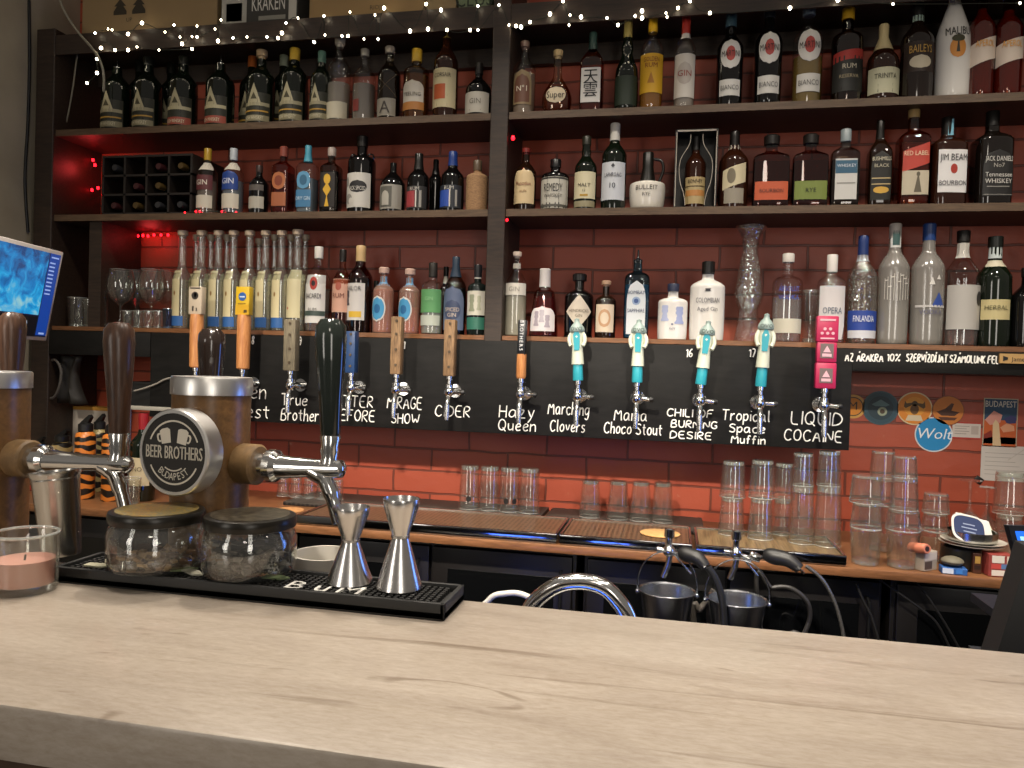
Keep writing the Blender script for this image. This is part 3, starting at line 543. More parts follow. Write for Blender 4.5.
B('whisky_bottle', 614, 124, 25, Z2, 'vodka', 'o', GREEN, 'tall dark green whisky bottle with a white capsule and pale bluish label', cap=('foil', '#cdc9bf', .80), lab=[L(.10, .53, '#bfc2c6', 1.15, 'rect', [('LAPHROAIG', .66, .11, '#22242a'), ('10', .38, .14, '#33353c')], [('dia', 0, .90, .14, .12, '#3c3e44')])])
cj = B('whisky_jug', 647, 153, 36, Z2, 'jug', 'o', CER, 'grey-white ceramic whisky crock with a black neck and looped handle', cap=('foil', '#15130f', .50), lab=[L(.12, .42, None, .8, 'rect', [('BULLEIT', .78, .26, '#4a4840'), ('RYE', .40, .2, '#5c5a52')])])
B('whiskey_bottle', 733.5, 132, 29, Z2, 'std', 'o', BROWN, 'brown bourbon bottle with a torn cream label bearing a portrait', cap=('foil', '#15120f', .82), lab=[L(.27, .52, '#c2b694', .85, 'slant', (), [('ell', -.25, .5, .34, .8, '#6d6450')]), L(.05, .24, '#8c8474', .7), L(.76, .82, '#bdb6a6', 1.1)])
FLK = glass('#c08a78', '#5a3028')
B('bourbon_bottle', 770.5, 136, 35, Z2, 'flask', 'f', FLK, 'flat faceted bourbon flask with a bright orange label', liq=('#5c2416', .62), cap=('knob', '#1c1815', .86), lab=[L(.09, .34, '#b4502c', 1.1, 'rect', [('BOURBON', .5, .2, '#3c1a10')])], group='embossed flasks on the middle shelf')
B('rye_bottle', 809.5, 135, 34, Z2, 'flask', 'f', FLK, 'flat faceted rye flask with a leaf-green label', liq=('#5c2416', .62), cap=('knob', '#1c1815', .86), lab=[L(.09, .34, '#6d7a34', 1.1, 'rect', [('RYE', .5, .24, '#2c3414')])], group='embossed flasks on the middle shelf')
B('whiskey_bottle', 844.5, 130, 27, Z2, 'flask', 'f', SMOKE, 'flat whiskey bottle with a blue-topped white label', liq=('#4a2a1c', .6), cap=('screw', '#8f9a9c', .84), lab=[L(.08, .60, '#c4c2bc', .85, 'rect', [('WHISKEY', .83, .08, '#cfd6dc')], [('rect', 0, .80, .98, .32, '#2c566e'), ('rect', 0, .40, .8, .03, '#8c8a84')])])
B('whiskey_bottle', 879, 121, 22, Z2, 'std', 's', AMBER, 'slim square whiskey bottle with a black label and gold foot panel', cap=('foil', '#15120e', .78), lab=[L(.06, .62, '#15140f', 1.0, 'arch', [('BUSHMILLS', .84, .08, '#c8c0a8'), ('BLACK', .70, .07, '#b8b098')], [('rect', 0, .44, .9, .02, '#c0a878'), ('ell', 0, .20, .7, .14, '#c49a3c'), ('rect', 0, .32, .9, .02, '#c0a878')])])
B('whisky_bottle', 912.5, 109, 29, Z2, 'flask', 's', glass('#d89a6c', '#6a3a20'), 'tall square whisky bottle with a slanted red label and gold cap', liq=('#8f4a1a', .62), cap=('screw', '#a88c5c', .90), lab=[L(.37, .58, '#b03a2c', .98, 'slant', [('RED LABEL', .68, .22, '#e0c8a8')]), L(.10, .34, '#b9ae98', .98, 'rect', (), [('tri', .15, .5, .25, .8, '#5c5444'), ('ell', .15, .85, .12, .2, '#5c5444')])])
B('bourbon_bottle', 946, 118, 32, Z2, 'flask', 's', BROWN, 'square bourbon bottle with a big white label and red wax seal', cap=('foil', '#14110f', .80), lab=[L(.13, .60, '#d9d7d6', 1.0, 'rect', [('JIM BEAM', .82, .16, '#1c1c20'), ('BOURBON', .22, .12, '#2a2a30')], [('ell', .05, .55, .20, .24, '#a03022')]), L(.79, .97, '#7ab6cc', .18, 'rect', (), (), .08)], rz=.12)
B('whiskey_bottle', 991, 112, 33, Z2, 'flask', 's', mat('#15100d', .06, coat=.6), 'square black-label whiskey bottle with white lettering, last on the middle shelf', cap=('screw', '#161412', .84), lab=[L(.08, .56, '#191817', .98, 'arch', [('JACK DANIELS', .80, .11, '#cfccc4'), ('No7', .66, .09, '#a8a59c'), ('Tennessee', .46, .10, '#cfccc4'), ('WHISKEY', .32, .10, '#cfccc4')], [('rect', 0, .03, .98, .012, '#8a8780'), ('rect', 0, .2, .7, .02, '#8a8780')])], rz=.1)

# low shelf, bay beside the grey wall: corked clear bottles
SP = [L(.13, .59, '#d2c59a', .75, 'rect', (), [('ell', .2, .5, .16, .1, '#8a6a3a'), ('rect', 0, .97, 1, .05, '#b7ac86')], -.25), L(.03, .13, '#2f5f9c', 1.0, 'rect', (), (), -.1)]
nth = ['first', 'second', 'third', 'fourth', 'fifth', 'sixth', 'seventh', 'eighth']
for i, px in enumerate((182, 201, 218, 233, 249, 265, 281, 297)):
    B('apothecary_bottle', px, 231-(i == 7), 17.5 if i < 7 else 19, Z3, 'long', 'o', PALE, ('corked cream-label spirit bottle at the open end, nearest the upturned wine glasses' if i == 0 else 'corked cream-label spirit bottle at the end nearest the bat-emblem rum' if i == 7 else 'corked cream-label spirit bottle, %s from the wine glasses in the front row' % nth[i]),
      liq=(('#e8e4d4', .12), .5), cap=('cork', '#b8a48c', .93), lab=SP if i < 7 else [L(.13, .60, '#cdc39c', 1.0, 'rect', (), [('ell', -.4, .2, .1, .05, '#a03a2c')])], group='corked cream-label bottles on the low shelf', rz=-.12)
for i, px in enumerate((196, 210.5, 226.5, 258.5, 274, 290, 304.5)):
    B('apothecary_bottle', px, 235+(i == 3)*4, 15, Z3, 'long', 'o', PALE, 'corked cream-label spirit bottle in the rear row, %s from the wine glasses' % nth[i], liq=(('#e8e4d4', .12), .5), cap=('cork', '#a89880', .93), lab=SP, row=1, group='corked cream-label bottles on the low shelf')
B('rum_bottle', 318, 247, 24, Z3, 'std', 'o', CLR, 'clear white-rum bottle with a red round bat emblem on a white label', liq=(('#e8e4de', .1), .5), cap=('screw', '#d6d2ca', .86), lab=[L(.10, .66, '#cfccc6', 1.1, 'rect', [('BACARDI', .56, .11, '#1c1c20'), ('RUM', .28, .07, '#5c5a56')], [('ell', .05, .82, .30, .28, '#a8382c'), ('ell', .05, .82, .15, .12, '#2a1a18'), ('rect', 0, .20, 1, .10, '#3c4a44')])])
B('rum_bottle', 342, 250, 19, Z3, 'std', 'o', glass('#d8a890', '#7a4a3c'), 'amber spiced-rum bottle with a salmon pink label', liq=('#6a2c1c', .5), cap=('screw', '#1c1715', .86), lab=[L(.24, .64, '#c89a84', 1.1, 'rect', [('RUM', .5, .14, '#6a3428')], [('ell', 0, .78, .3, .26, '#a85a48')])])
B('rum_bottle', 360, 246, 25, Z3, 'vodka', 'o', glass('#a86a5a', '#4a2018'), 'dark red-brown rum bottle with a white label and yellow stripe, behind the black tap handle', liq=('#4a1812', .62), cap=('foil', '#c8a878', .82), lab=[L(.14, .56, '#cfcac4', 1.0, 'rect', [('SAILOR', .86, .12, '#5c5a56')], [('rect', .2, .16, .55, .16, '#d8b03c'), ('blob', -.55, .6, .25, .4, '#4a4a50')], -.2)])
B('spirit_bottle', 375, 281, 14, Z3, 'std', 'o', BROWN, 'small amber bottle tucked behind the first round-blue-label gin', row=1)
for i, (px, tp, c) in enumerate(((383, 267.5, '#c88a72'), (409, 269, '#d0693a'))):
    B('gin_bottle', px, tp, 21, Z3, 'apoth', 'o', glass('#eac0ac', '#a8705c', .25, .15), ('frosted pink gin bottle with a round sky-blue label', 'frosted orange gin bottle with a round sky-blue label')[i], liq=((c, .6), .66 if i == 0 else .4), cap=('knob', '#c8a898', .90), lab=[L(.17, .56, '#d8d4cc', .85, 'ell', (), [('ell', 0, .5, .86, .88, '#4a9ac8'), ('ell', 0, .5, .4, .36, '#2c6a9c')], -.25), L(.72, .86, '#6a9ac0', 1.2)], group='round-blue-label gins on the low shelf')
B('gin_bottle', 432, 263, 22, Z3, 'shoulder', 'o', CLR, 'clear gin bottle with a broad mint-green label', liq=('#d4dcd0', .6), cap=('screw', '#2a2622', .80), lab=[L(.30, .62, '#5f9a62', 1.2, 'rect', [('GIN', .6, .16, '#8cc08c')]), L(.12, .26, '#b8beb0', 1.1)])
B('spirit_bottle', 445, 267, 13, Z3, 'wine', 'o', BLK, 'thin black bottle peeping out behind the mint-green gin', row=1, lab=[L(.76, .88, '#a8a498', 1.1)])
B('gin_bottle', 455, 257, 22, Z3, 'std', 'o', SMOKE, 'gin bottle covered by a tall slate-blue ornamental label', liq=('#4a4a5c', .6), cap=('foil', '#2c3a4a', .74), lab=[L(.06, .62, '#5a6680', 1.2, 'arch', [('SPICED', .46, .09, '#c8b8a8'), ('GIN', .34, .09, '#c8b8a8')], [('ell', 0, .45, .7, .46, '#3f4a66')])])
B('gin_bottle', 477, 265, 20, Z3, 'shoulder', 'o', mat('#141a18', .08, coat=.4), 'dark bottle with a white botanical label and a green foot band, beside the centre post', cap=('screw', '#202024', .82), lab=[L(.28, .62, '#c8c4b4', 1.1, 'rect', (), [('blob', -.3, .5, .3, .7, '#8c9078'), ('blob', .4, .5, .2, .6, '#a8a890')]), L(.08, .25, '#2f6a58', 1.1), L(.80, .92, '#c8c4bc', .6)])

# low shelf, right bay
B('gin_bottle', 516, 252, 22, Z3, 'std', 'o', CLR, 'clear tall gin bottle with a white band high on its body, beside the centre post', liq=('#d8d4c0', .5), cap=('cork', '#c9b8a8', .92), lab=[L(.48, .62, '#cfc9bc', 1.25, 'rect', [('GIN', .5, .4, '#8a8478')]), L(.80, .86, '#c8c2b4', 1.2)])
B('gin_bottle', 544, 269, 29, Z3, 'lantern', 'o', PINKG, 'lantern-shaped pink gin bottle with a white cap and white filigree label', liq=('#8c4a50', .58), cap=('foil', '#cdc6c2', .73), lab=[L(.08, .44, '#cdc6c6', 1.0, 'arch', (), [('blob', -.4, .5, .2, .6, '#9a9098'), ('blob', .4, .4, .2, .5, '#9a9098'), ('blob', 0, .6, .2, .5, '#a8a0a6')])])
B('gin_bottle', 578.5, 274, 29, Z3, 'apoth', 'o', BLK, 'black apothecary gin bottle with a diamond-shaped pale label', cap=('knob', '#14110f', .88), lab=[L(.14, .66, '#c4b9a8', .98, 'dia', [('HENDRICKS', .52, .09, '#5a5248'), ('GIN', .38, .09, '#5a5248')])], rz=.12)
B('gin_bottle', 605, 281, 21, Z3, 'apoth', 'o', AMBER, 'small dark brown gin bottle with a cork and cream square label', cap=('cork', '#b89478', .90), lab=[L(.10, .58, '#cdbca4', .98, 'rect', (), [('ell', 0, .5, .62, .66, '#b8906c'), ('ell', 0, .5, .42, .44, '#cdbca4')])])
B('gin_bottle', 637, 250, 25, Z3, 'shoulder', 's', BLUEG, 'square pale-blue gin bottle with a tall white arched label and black pourer', liq=('#7ab0c4', .6), cap=('pour', '#14161a', .8), pour=True, lab=[L(.05, .64, '#cdd2d4', .82, 'arch', [('BOMBAY', .78, .07, '#2c3a5c'), ('SAPPHIRE', .44, .07, '#2c3a5c')], [('ell', 0, .62, .4, .16, '#8ca0bc'), ('ell', 0, .62, .22, .09, '#3c5486')])])
B('gin_bottle', 672, 284, 29, Z3, 'shoulder', 'e', WHT, 'white ceramic gin bottle with a faded blue painted pattern and dark cap', cap=('screw', '#2c3248', .86), lab=[L(.05, .66, None, 1.0, 'rect', [('GIN', .24, .07, '#6a7088')], [('blob', -.55, .68, .3, .46, '#aab2d0'), ('blob', .5, .62, .34, .5, '#9aa4c8'), ('ell', 0, .36, .08, .05, '#5c6480')])])
B('gin_bottle', 707, 262, 34, Z3, 'flask', 'e', WHT, 'large white gin bottle with slanted black lettering and a black stopper', cap=('screw', '#181614', .84), lab=[L(.30, .66, None, .95, 'rect', [('COLOMBIAN', .56, .18, '#4a4a54'), ('Aged Gin', .26, .14, '#5c5c64')], [('blob', 0, .92, .2, .10, '#33333a')])])
B('vodka_bottle', 787, 254, 29, Z3, 'shoulder', 'o', CLR, 'clear round-shouldered vodka bottle with blue lettering printed on the glass', liq=(('#e8e8e6', .12), .5), cap=('screw', '#d0cac0', .90), lab=[L(.42, .64, None, 1.0, 'rect', [('ABSOLUT', .78, .26, '#4a5cb0'), ('VODKA', .36, .24, '#4a5cb0')]), L(.10, .26, '#c4bfae', 1.15)])
B('vodka_bottle', 831, 255, 27, Z3, 'flask', 'e', CLR, 'clear vodka bottle with a ragged white label lettered in slate blue', liq=(('#e4e0dc', .12), .5), cap=('screw', '#dcd6ce', .80), lab=[L(.04, .64, '#cfcac8', 1.05, 'tag', [('OPERA', .54, .12, '#4a5a6c')])])
B('vodka_bottle', 862, 236, 29, Z3, 'std', 'o', glass('#f6f2ea', '#c8c0b0', .03, .04, .95, .22, 120), 'clear hammered vodka bottle with a royal-blue label and blue cap', liq=(('#e0d8cc', .06), .62), cap=('foil', '#24386e', .82), lab=[L(.12, .30, '#24408f', 1.15, 'rect', [('FINLANDIA', .6, .32, '#e0e4ec')]), L(.05, .12, '#c8c8cc', 1.1), L(.76, .82, '#b8bcc8', 1.1)])
B('vodka_bottle', 894, 224, 29, Z3, 'vodka', 'o', FROST, 'frosted vodka bottle etched with bare winter trees', liq=(('#b9b4a8', .5), .30), cap=('foil', '#b8b2aa', .88), lab=[L(.34, .60, None, 1.0, 'rect', (), [('rect', u, .5-.08*abs(u), .018, .9-.3*abs(u), '#dcd8d0') for u in (-.8, -.6, -.42, -.2, 0, .18, .37, .58, .8)]+[('slant', u, z, .12, .03, '#d6d2ca') for u, z in ((-.7, .7), (-.3, .8), (.1, .65), (.3, .85), (.6, .6), (-.5, .5), (.5, .75))]), L(.80, .98, '#d8d8d4', .40, 'rect', (), [('rect', 0, .5, .6, .8, '#3c5a58')])])
B('vodka_bottle', 928, 224, 31, Z3, 'vodka', 'o', FROST, 'frosted vodka bottle with white flying birds and a blue mountain panel', liq=(('#b4b0a8', .4), .34), cap=('foil', '#1f3f7a', .86), lab=[L(.20, .58, None, 1.0, 'rect', [('VODKA', .18, .1, '#5a5a78')], [('tri', .45, .45, .45, .3, '#35509c'), ('rect', 0, .30, 1, .05, '#c8c4c0'), ('tri', 0, .84, .18, .16, '#e0dcd6'), ('tri', .4, .92, .14, .10, '#e0dcd6')])])
B('vodka_bottle', 962, 231, 33, Z3, 'std', 'o', CLR, 'clear bottle with a silvery white label and black and white neck band', liq=(('#e0dcd8', .1), .5), cap=('screw', '#1c1a18', .90), lab=[L(.14, .52, '#b9b5ae', 1.15, 'rect', (), [('ell', .75, .7, .22, .34, '#3c3a38')]), L(.76, .89, '#cdc8be', 1.15)])
B('liqueur_bottle', 994, 237, 32, Z3, 'vodka', 'o', mat('#0f170d', .07, coat=.5), 'dark green bottle with a yellow-cream label and white price sticker on its neck', cap=('screw', '#121612', .90), lab=[L(.24, .42, '#cbbd8a', .9, 'rect', [('HERBAL', .6, .22, '#5c5a3c')], (), -.15), L(.80, .97, '#c8d2d0', .9, 'tag'), L(.72, .78, '#c8c0a8', .8)])
B('liqueur_bottle', 1026, 268, 30, Z3, 'std', 'o', BLK, 'black bottle cut by the picture edge beyond the dark green one', cap=('screw', '#121212', .88))

# extras that belong to single bottles
def ring(parent, x, z, r, mt, name='ring_handle'):
    MB().tube([(x+r*math.cos(t*PI/8), 0, z+r*math.sin(t*PI/8)) for t in range(17)], .0028, mt, 8).build(name, parent)
hK = at(361, 137, YF+.05).z-Z2
for sx in (-1, 1): ring(kb, sx*.030, hK*.74, .0105, BLK)
hJ = at(647, 153, YF+.06).z-Z2
MB().tube(spline([(.016, 0, hJ*.9), (.040, 0, hJ*.86), (.046, 0, hJ*.70), (.034, 0, hJ*.5)]), .0045, mat('#1a1613', .3)).build('handle', cj)
hS = at(389, 47, YF+.05).z-Z1
rs = 23*depth((0, YF, Z1))/F_PX/2*.98
for s in (1, -1):
    MB().tube([(rs*math.sin(s*t)*1.03, -rs*math.cos(t)*1.03, hS*(.30+.30*(t+1.1)/2.2)) for t in [(-1.1+2.2*i/12) for i in range(13)]], .0018, mat('#9a9080', .6), 6).build('strap', sb)

# gift box with a bottle inside
cx = at(695.5, 170, YF+.05); w2 = 20.5*depth(cx)/F_PX; hB = at(695, 133, YF+.05).z-Z2
gb = thing('gift_carton', 'black open-fronted gift carton with white outlines around a bottle', 'carton', (cx.x, YF+.055, Z2+.0004))
mb = MB(); bk = mat('#14110f', .4)
mb.box((-w2, .04, 0), (w2, .043, hB), bk).box((-w2, -.042, 0), (-w2+.003, .043, hB), bk).box((w2-.003, -.042, 0), (w2, .043, hB), bk).box((-w2, -.042, hB-.003), (w2, .043, hB), bk).box((-w2, -.042, 0), (w2, .043, .003), bk)
mb.build('carton', gb, smooth=0)
tr = MB(); wl = mat('#a39a8c', .4)
for x in (-w2+.004, w2-.004): tr.box((x-.0012, -.0445, .004), (x+.0012, -.0425, hB-.008), wl)
tr.box((-w2+.006, -.0445, hB-.007), (w2-.006, -.0425, hB-.003), wl)
for s in (-1, 1): tr.tube(spline([(s*w2*.28, -.0435, hB*.93), (s*w2*.34, -.0435, hB*.80), (s*w2*.74, -.0435, hB*.60), (s*w2*.74, -.0435, hB*.36), (s*w2*.52, -.0435, hB*.16), (s*w2*.45, -.0435, .006)]), .0012, wl, 6)
tr.build('outline_print', gb)
pb = thing('whisky_bottle', 'bottle with a cream label standing inside the open black gift carton', 'bottle', (cx.x, YF+.055, Z2+.004))
pr = chaikin([(r*.031, z*hB*.93) for r, z in KIND['std']], 2)
MB().lathe([(.0001, 0)]+pr, BROWN).build('glass', pb)
MB().lathe([(.0115, hB*.76), (.0118, hB*.93), (.010, hB*.935)], mat('#1a1715', .4)).build('capsule', pb)
label_mesh(pr, .031, hB*.93, (2, 1), L(.05, .42, '#a89468', 1.15, 'rect', [('BONNEY', .84, .14, '#3c3020')], [('rect', 0, .4, .9, .22, '#b07a40'), ('rect', 0, .65, .95, .04, '#5c4c30')])).build('label', pb)

# ------------------------------------------------------------------ things on the top of the shelving
def carton(px0, px1, label, c, prints=(), h=.30, d=.2, y=YF+.012, cat='box', group='cartons on top of the shelving'):
    a = at(px0, 20, y).x; b = at(px1, 20, y).x
    o = thing('storage_carton', label, cat, ((a+b)/2, y+d/2, Z0+.0004), group=group); wd = (b-a)/2; mc = wood('corrugated_card', c, c, (3, 3, 3), .8, .08) if isinstance(c, str) else c
    MB().box((-wd, -d/2, 0), (wd, d/2, h), mc, bev=.002).build('carton', o, smooth=0)
    MB().box((-wd*.98, -d/2-.0004, h*.985), (wd*.98, d/2, h+.001), mc).box((-.002, -d/2-.0006, h), (.002, d/2, h+.0014), M_BLACK).build('flap', o, smooth=0)
    if prints:
        p = MB()
        for f in prints: f(p, wd, -d/2-.0008)
        p.build('print', o, smooth=0)
    return o
def ptext(t, x, z, h, c, mxw=9):
    def f(p, wd, y):
        vs, fs, tw = text_geo(t); k = min(h, mxw/tw); p.add([(x*wd+vx*k, y, z+vy*h) for vx, vy in vs], fs, mat(c, .7))
    return f
def prect(x0, x1, z0, z1, c):
    return lambda p, wd, y: p.box((x0*wd, y, z0), (x1*wd, y+.0006, z1), mat(c, .7))
def parrow(x, z, s, c):
    return lambda p, wd, y: p.add([(x*wd-s, y, z), (x*wd+s, y, z), (x*wd+s, y, z+.012), (x*wd+s*.5, y, z+.03), (x*wd+s*.9, y, z+.03), (x*wd, y, z+.055), (x*wd-s*.9, y, z+.03), (x*wd-s*.5, y, z+.03), (x*wd-s, y, z+.012)], [tuple(range(9))], mat(c, .7))
carton(82, 217, 'plain brown cardboard carton with two arrows printed on it, nearest the grey wall', '#8a7350', (parrow(-.42, .07, .026, '#2e2618'), parrow(-.14, .07, .026, '#2e2618'), ptext('UP', -.28, .045, .014, '#2e2618')))
carton(221, 297, 'black and white printed carton lettered KRAKEN', '#3a3833', (prect(-.98, -.32, .002, .2, '#a8a498'), prect(-.86, -.44, .02, .08, '#55534c'), prect(-.3, .98, .002, .014, '#b8b4a8'), prect(.78, .98, .014, .2, '#b8b4a8'), prect(.0, .7, .018, .032, '#8a877c'), ptext('KRAKEN', .25, .05, .05, '#d0ccc0', .12), ptext('BLACK RUM', -.65, .10, .012, '#33312c', .05)))
carton(309, 424, 'plain tan cardboard carton printed with a small dark word, behind the fairy lights', '#94784f', (ptext('RIOJA', .2, .028, .014, '#3a2f20'),))
carton(426, 456, 'slim grey-brown carton wedged between the tan one and the green one', '#7d6a4c', h=.24)
carton(458, 489, 'pale green carton with dark capital letters, beside the centre post', '#6d7a5c', (ptext('CEUS', 0, .016, .05, '#20281c', .12),), h=.26)

# fairy lights
FL = [(95,33),(108,29),(112,30),(128,34),(142,23),(165,32),(174,25),(180,37),(197,26),(192,36.5),(197,37),(215,29),(218,41),(233,38),(247,37),(182,44),(221,20),(267,37),(278,38),(282,33),(286,23),(298,18),(314,42),(324,16),(325,35),(342,36),(348,36),(350,12),(364,39),(375,15),(378,39),(384,8),(410,31),(428,29),(426,4),(441,10),(447,30),(470,30),(478,30),(478,6),(499,5),(509,25),(516,26),(521,27),(530,22),(550,14),(563,1),(569,25),(570,15),(581,17),(607,18),(618,25),(635,16),(642,18),(642,11),(666,13),(667,17),(678,8),(690,1),(710,13),(790,8),(838,0),(893,4),(1020,3)]
LOW = [(115,50),(128,50),(137,47),(159,50),(192,49)]
HANG = [(101,48),(97,59),(97,73),(87,83)]
fl = thing('fairy_lights', 'string of tiny white fairy lights looped along the top rail of the shelving', 'fairy lights', (-1.0, YF-.02, Z0))
YL = YF-.022
M_BULB = mat('#fff0cf', .3, emit=20, name='lit_bulb'); M_WIRE = mat('#23281f', .6)
wire = MB(); main = sorted(FL)
wire.tube(spline([at(x, y, YL+(.006 if i % 2 else 0)) for i, (x, y) in enumerate(main)], 3), .0011, M_WIRE, 5)
wire.tube(spline([at(x, y, YL) for x, y in LOW], 4), .0011, M_WIRE, 5); wire.tube(spline([at(x, y, YL) for x, y in HANG], 4), .0011, M_WIRE, 5)
wire.tube(spline([at(*LOW[0], YL), at(106, 42, YL), at(*HANG[0], YL)], 4), .0011, M_WIRE, 5)
child(wire, 'wire', fl)
for i, (x, y) in enumerate(main+LOW+HANG):
    p = at(x, y, YL-.003); b = MB().sphere((0, 0, 0), random.choice((.0028, .0034, .0042, .005)), M_BULB, 5, 1.2).build('bulb', fl); b.location = p-fl.location

# red light chains
M_RED = mat('#ff1420', .3, emit=7, name='red_led')
def redchain(label, pts, r=.0035, wires=True):
    o = thing('red_light_chain', label, 'string lights', pts[0], group=None)
    if len(pts) > 1: child(MB().tube(spline(pts, 4), .0012, M_WIRE, 5), 'wire', o)
    for p in pts: b = MB().sphere((0, 0, 0), r, M_RED, 5, 1.3).build('bulb', o); b.location = Vector(p)-o.location
    return o
redchain('short chain of red lights glowing under the middle shelf above the upturned wine glasses', [at(x, y, YW-.02) for x, y in ((133, 235), (138, 236), (143, 235.5), (148, 236), (154, 235), (161, 235), (168, 235))], .0045)
redchain('red lights coiled in the corner beside the bottle rack on the middle shelf', [at(x, y, YW-.06) for x, y in ((78, 150), (80, 160), (82, 172), (93, 160), (95, 165), (78, 182), (92, 190), (98, 188), (104, 191), (103, 195), (75, 205))], .005)
redchain('red lights lying along the middle shelf before the gold-capped gin', [at(x, y, YF+.006) for x, y in ((185, 213), (196, 211.5), (200, 211.5), (222, 211.5), (236, 212.5))], .0033)
redchain('single red light glowing on the centre post above the red-stoppered amber bottle', [at(513, 138, YF-.004)], .006)
redchain('dim red light under the middle shelf edge beside the centre post', [at(507, 220, YF-.016)], .004)
lamp('red_glow', 'POINT', at(88, 168, YW-.12), (0, 0, 0), .28, (1, .06, .06), shadow_soft_size=.03)
lamp('red_glow', 'POINT', at(150, 240, YW-.06), (0, 0, 0), .12, (1, .06, .06), shadow_soft_size=.03)

# bottle rack on the middle shelf
a = at(104, 180, YF+.02); b = at(192, 180, YF+.02); hr = Z1-.05-Z2
rk = thing('bottle_rack', 'dark wooden pigeonhole bottle rack on the middle shelf', 'bottle rack', ((a.x+b.x)/2, YF+.1, Z2+.0004)); wr = (b.x-a.x)/2
M_RACK = wood('black_stained_wood', '#15110e', '#241c16', (2, 20, 20), .55)
mb = MB()
for i in range(5): x = -wr+2*wr*i/4; mb.box((x-.004, -.085, 0), (x+.004, .1, hr*.8), M_RACK)
for j in range(4): z = hr*.8*j/3; mb.box((-wr-.004, -.085, z), (wr+.004, .1, z+.007), M_RACK)
mb.build('frame', rk, smooth=0)
k = 0
for i in range(4):
    for j in range(3):
        if (i, j) in ((1, 2), (3, 1), (0, 1)): continue
        x = -wr+2*wr*(i+.5)/4; z = hr*.8*j/3+.0075+.026
        o = thing('wine_bottle', 'dark wine bottle lying in the %s row, %s column of the bottle rack' % (('bottom', 'middle', 'top')[j], ('first', 'second', 'third', 'fourth')[i]), 'bottle', (rk.location.x+x, YF+.02, Z2+z), group='bottles lying in the rack')
        MB().turn((0, .17, 0), (0, -.0, 0), [(.0001, 0), (.025, 0), (.026, .02), (.026, .60), (.012, .76), (.011, 1), (.0001, 1)], GREEN).build('glass', o)
        MB().turn((0, .045, 0), (0, -.003, 0), [(.0115, 0), (.0122, .9), (.010, 1), (.0001, 1)], mat(('#3a1a1c', '#2c2c2e', '#4a3a1c')[k % 3], .4)).build('capsule', o); k += 1

# ------------------------------------------------------------------ glassware
GW = glass('#fbfcfa', '#e2e4de', .012, .03, 1.0, .075); GRIM = glass('#f4f6f2', '#f0f2ee', .32, .05, 1.0, .22); GBASE = glass('#eef0ea', '#d8dad2', .16, .04, 1.0, .16)  # rim and base glass whitened to stand in for bright highlights
def glassware(name, label, px, y0, y1, wpx, zb, prof='tumbler', up=True, Y=None, mt=GW, group=None, flute=None, wr=.86, cat='glass', logo=None, base=True):
    """y0 top row, y1 foot row in the photo when Y is not given the foot stands at zb"""
    p = Vector((at(px, y1, Y).x, Y, zb)) if Y else atz(px, y1, zb)
    Y = p.y; H = at(px, y0, Y).z-zb; R = wpx*depth(p)/F_PX/2
    o = thing(name, label, cat, (p.x, Y, zb+.0004), group=group)
    t = .0022
    if prof == 'tumbler':
        pr = [(.0001, 0), (R*wr*.95, 0), (R*wr, .004), (R, H), (R-t*.6, H+.0005), (R-t, H-.001), (R*wr-t, H*.13), (.0001, H*.11)]
    elif prof == 'pint':
        pr = [(.0001, 0), (R*.74, 0), (R*.76, .005), (R*.90, H*.55), (R*1.0, H*.70), (R*.97, H), (R*.97-t, H), (R*.98-t, H*.70), (R*.88-t, H*.55), (R*.72, H*.07), (.0001, H*.06)]
    elif prof == 'balloon':
        pr = [(.0001, 0), (R*.8, 0), (R*.78, .002), (.006, .006), (.004, .012), (.004, H*.36), (.008, H*.40), (R*.75, H*.50), (R, H*.66), (R*.96, H*.82), (R*.78, H), (R*.78-.001, H), (R*.95, H*.82), (R*.98, H*.66), (R*.73, H*.51), (.0001, H*.42)]
    elif prof == 'jug':
        pr = [(.0001, 0), (R*.82, 0), (R*.86, .006), (R*.62, H*.22), (R*.60, H*.28), (R*.85, H*.36), (R*.9, H*.42), (R*.72, H*.62), (R*.48, H*.80), (R*.55, H*.90), (R*.95, H), (R*.93, H), (R*.52, H*.89), (R*.45, H*.80), (R*.69, H*.62), (R*.86, H*.42), (R*.56, H*.29), (.0001, H*.24)]
    if not up: pr = [(r, H-z) for r, z in reversed(pr)]
    MB().lathe(pr, mt, 32, flute=flute).build('bowl' if prof == 'balloon' else 'glass_wall', o)
    if prof in ('tumbler', 'pint') and base:
        zz = (.0015, H*.10) if up else (H*.90, H-.0015); rb = R*wr*.93 if prof == 'tumbler' else R*.7
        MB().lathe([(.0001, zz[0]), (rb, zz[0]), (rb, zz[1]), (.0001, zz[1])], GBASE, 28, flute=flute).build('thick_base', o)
    if prof in ('tumbler', 'pint', 'balloon'):
        rr, zr = {'tumbler': R-t*.5, 'pint': R*.97-t*.5, 'balloon': R*.78}[prof], (H-.0005 if up else .0008)
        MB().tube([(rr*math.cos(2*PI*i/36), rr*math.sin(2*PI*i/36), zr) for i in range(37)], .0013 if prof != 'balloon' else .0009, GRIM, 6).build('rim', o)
    if logo:
        lr = R*1.004; mb = MB()
        for q in logo:
            vs = []; th = q; 
            n = 20; rr = .0085; zc = H*.25
            pts = [(0, 0)]+[(rr*math.cos(2*PI*i/n), rr*1.1*math.sin(2*PI*i/n)) for i in range(n)]
            mb.add([((lr+.0004)*math.sin(th+x/lr), -(lr+.0004)*math.cos(th+x/lr), zc+z) for x, z in pts], [(0, i+1, (i+1) % n+1) for i in range(n)], mat('#15100e', .5))
        mb.build('logo', o)
    return o
G = glassware
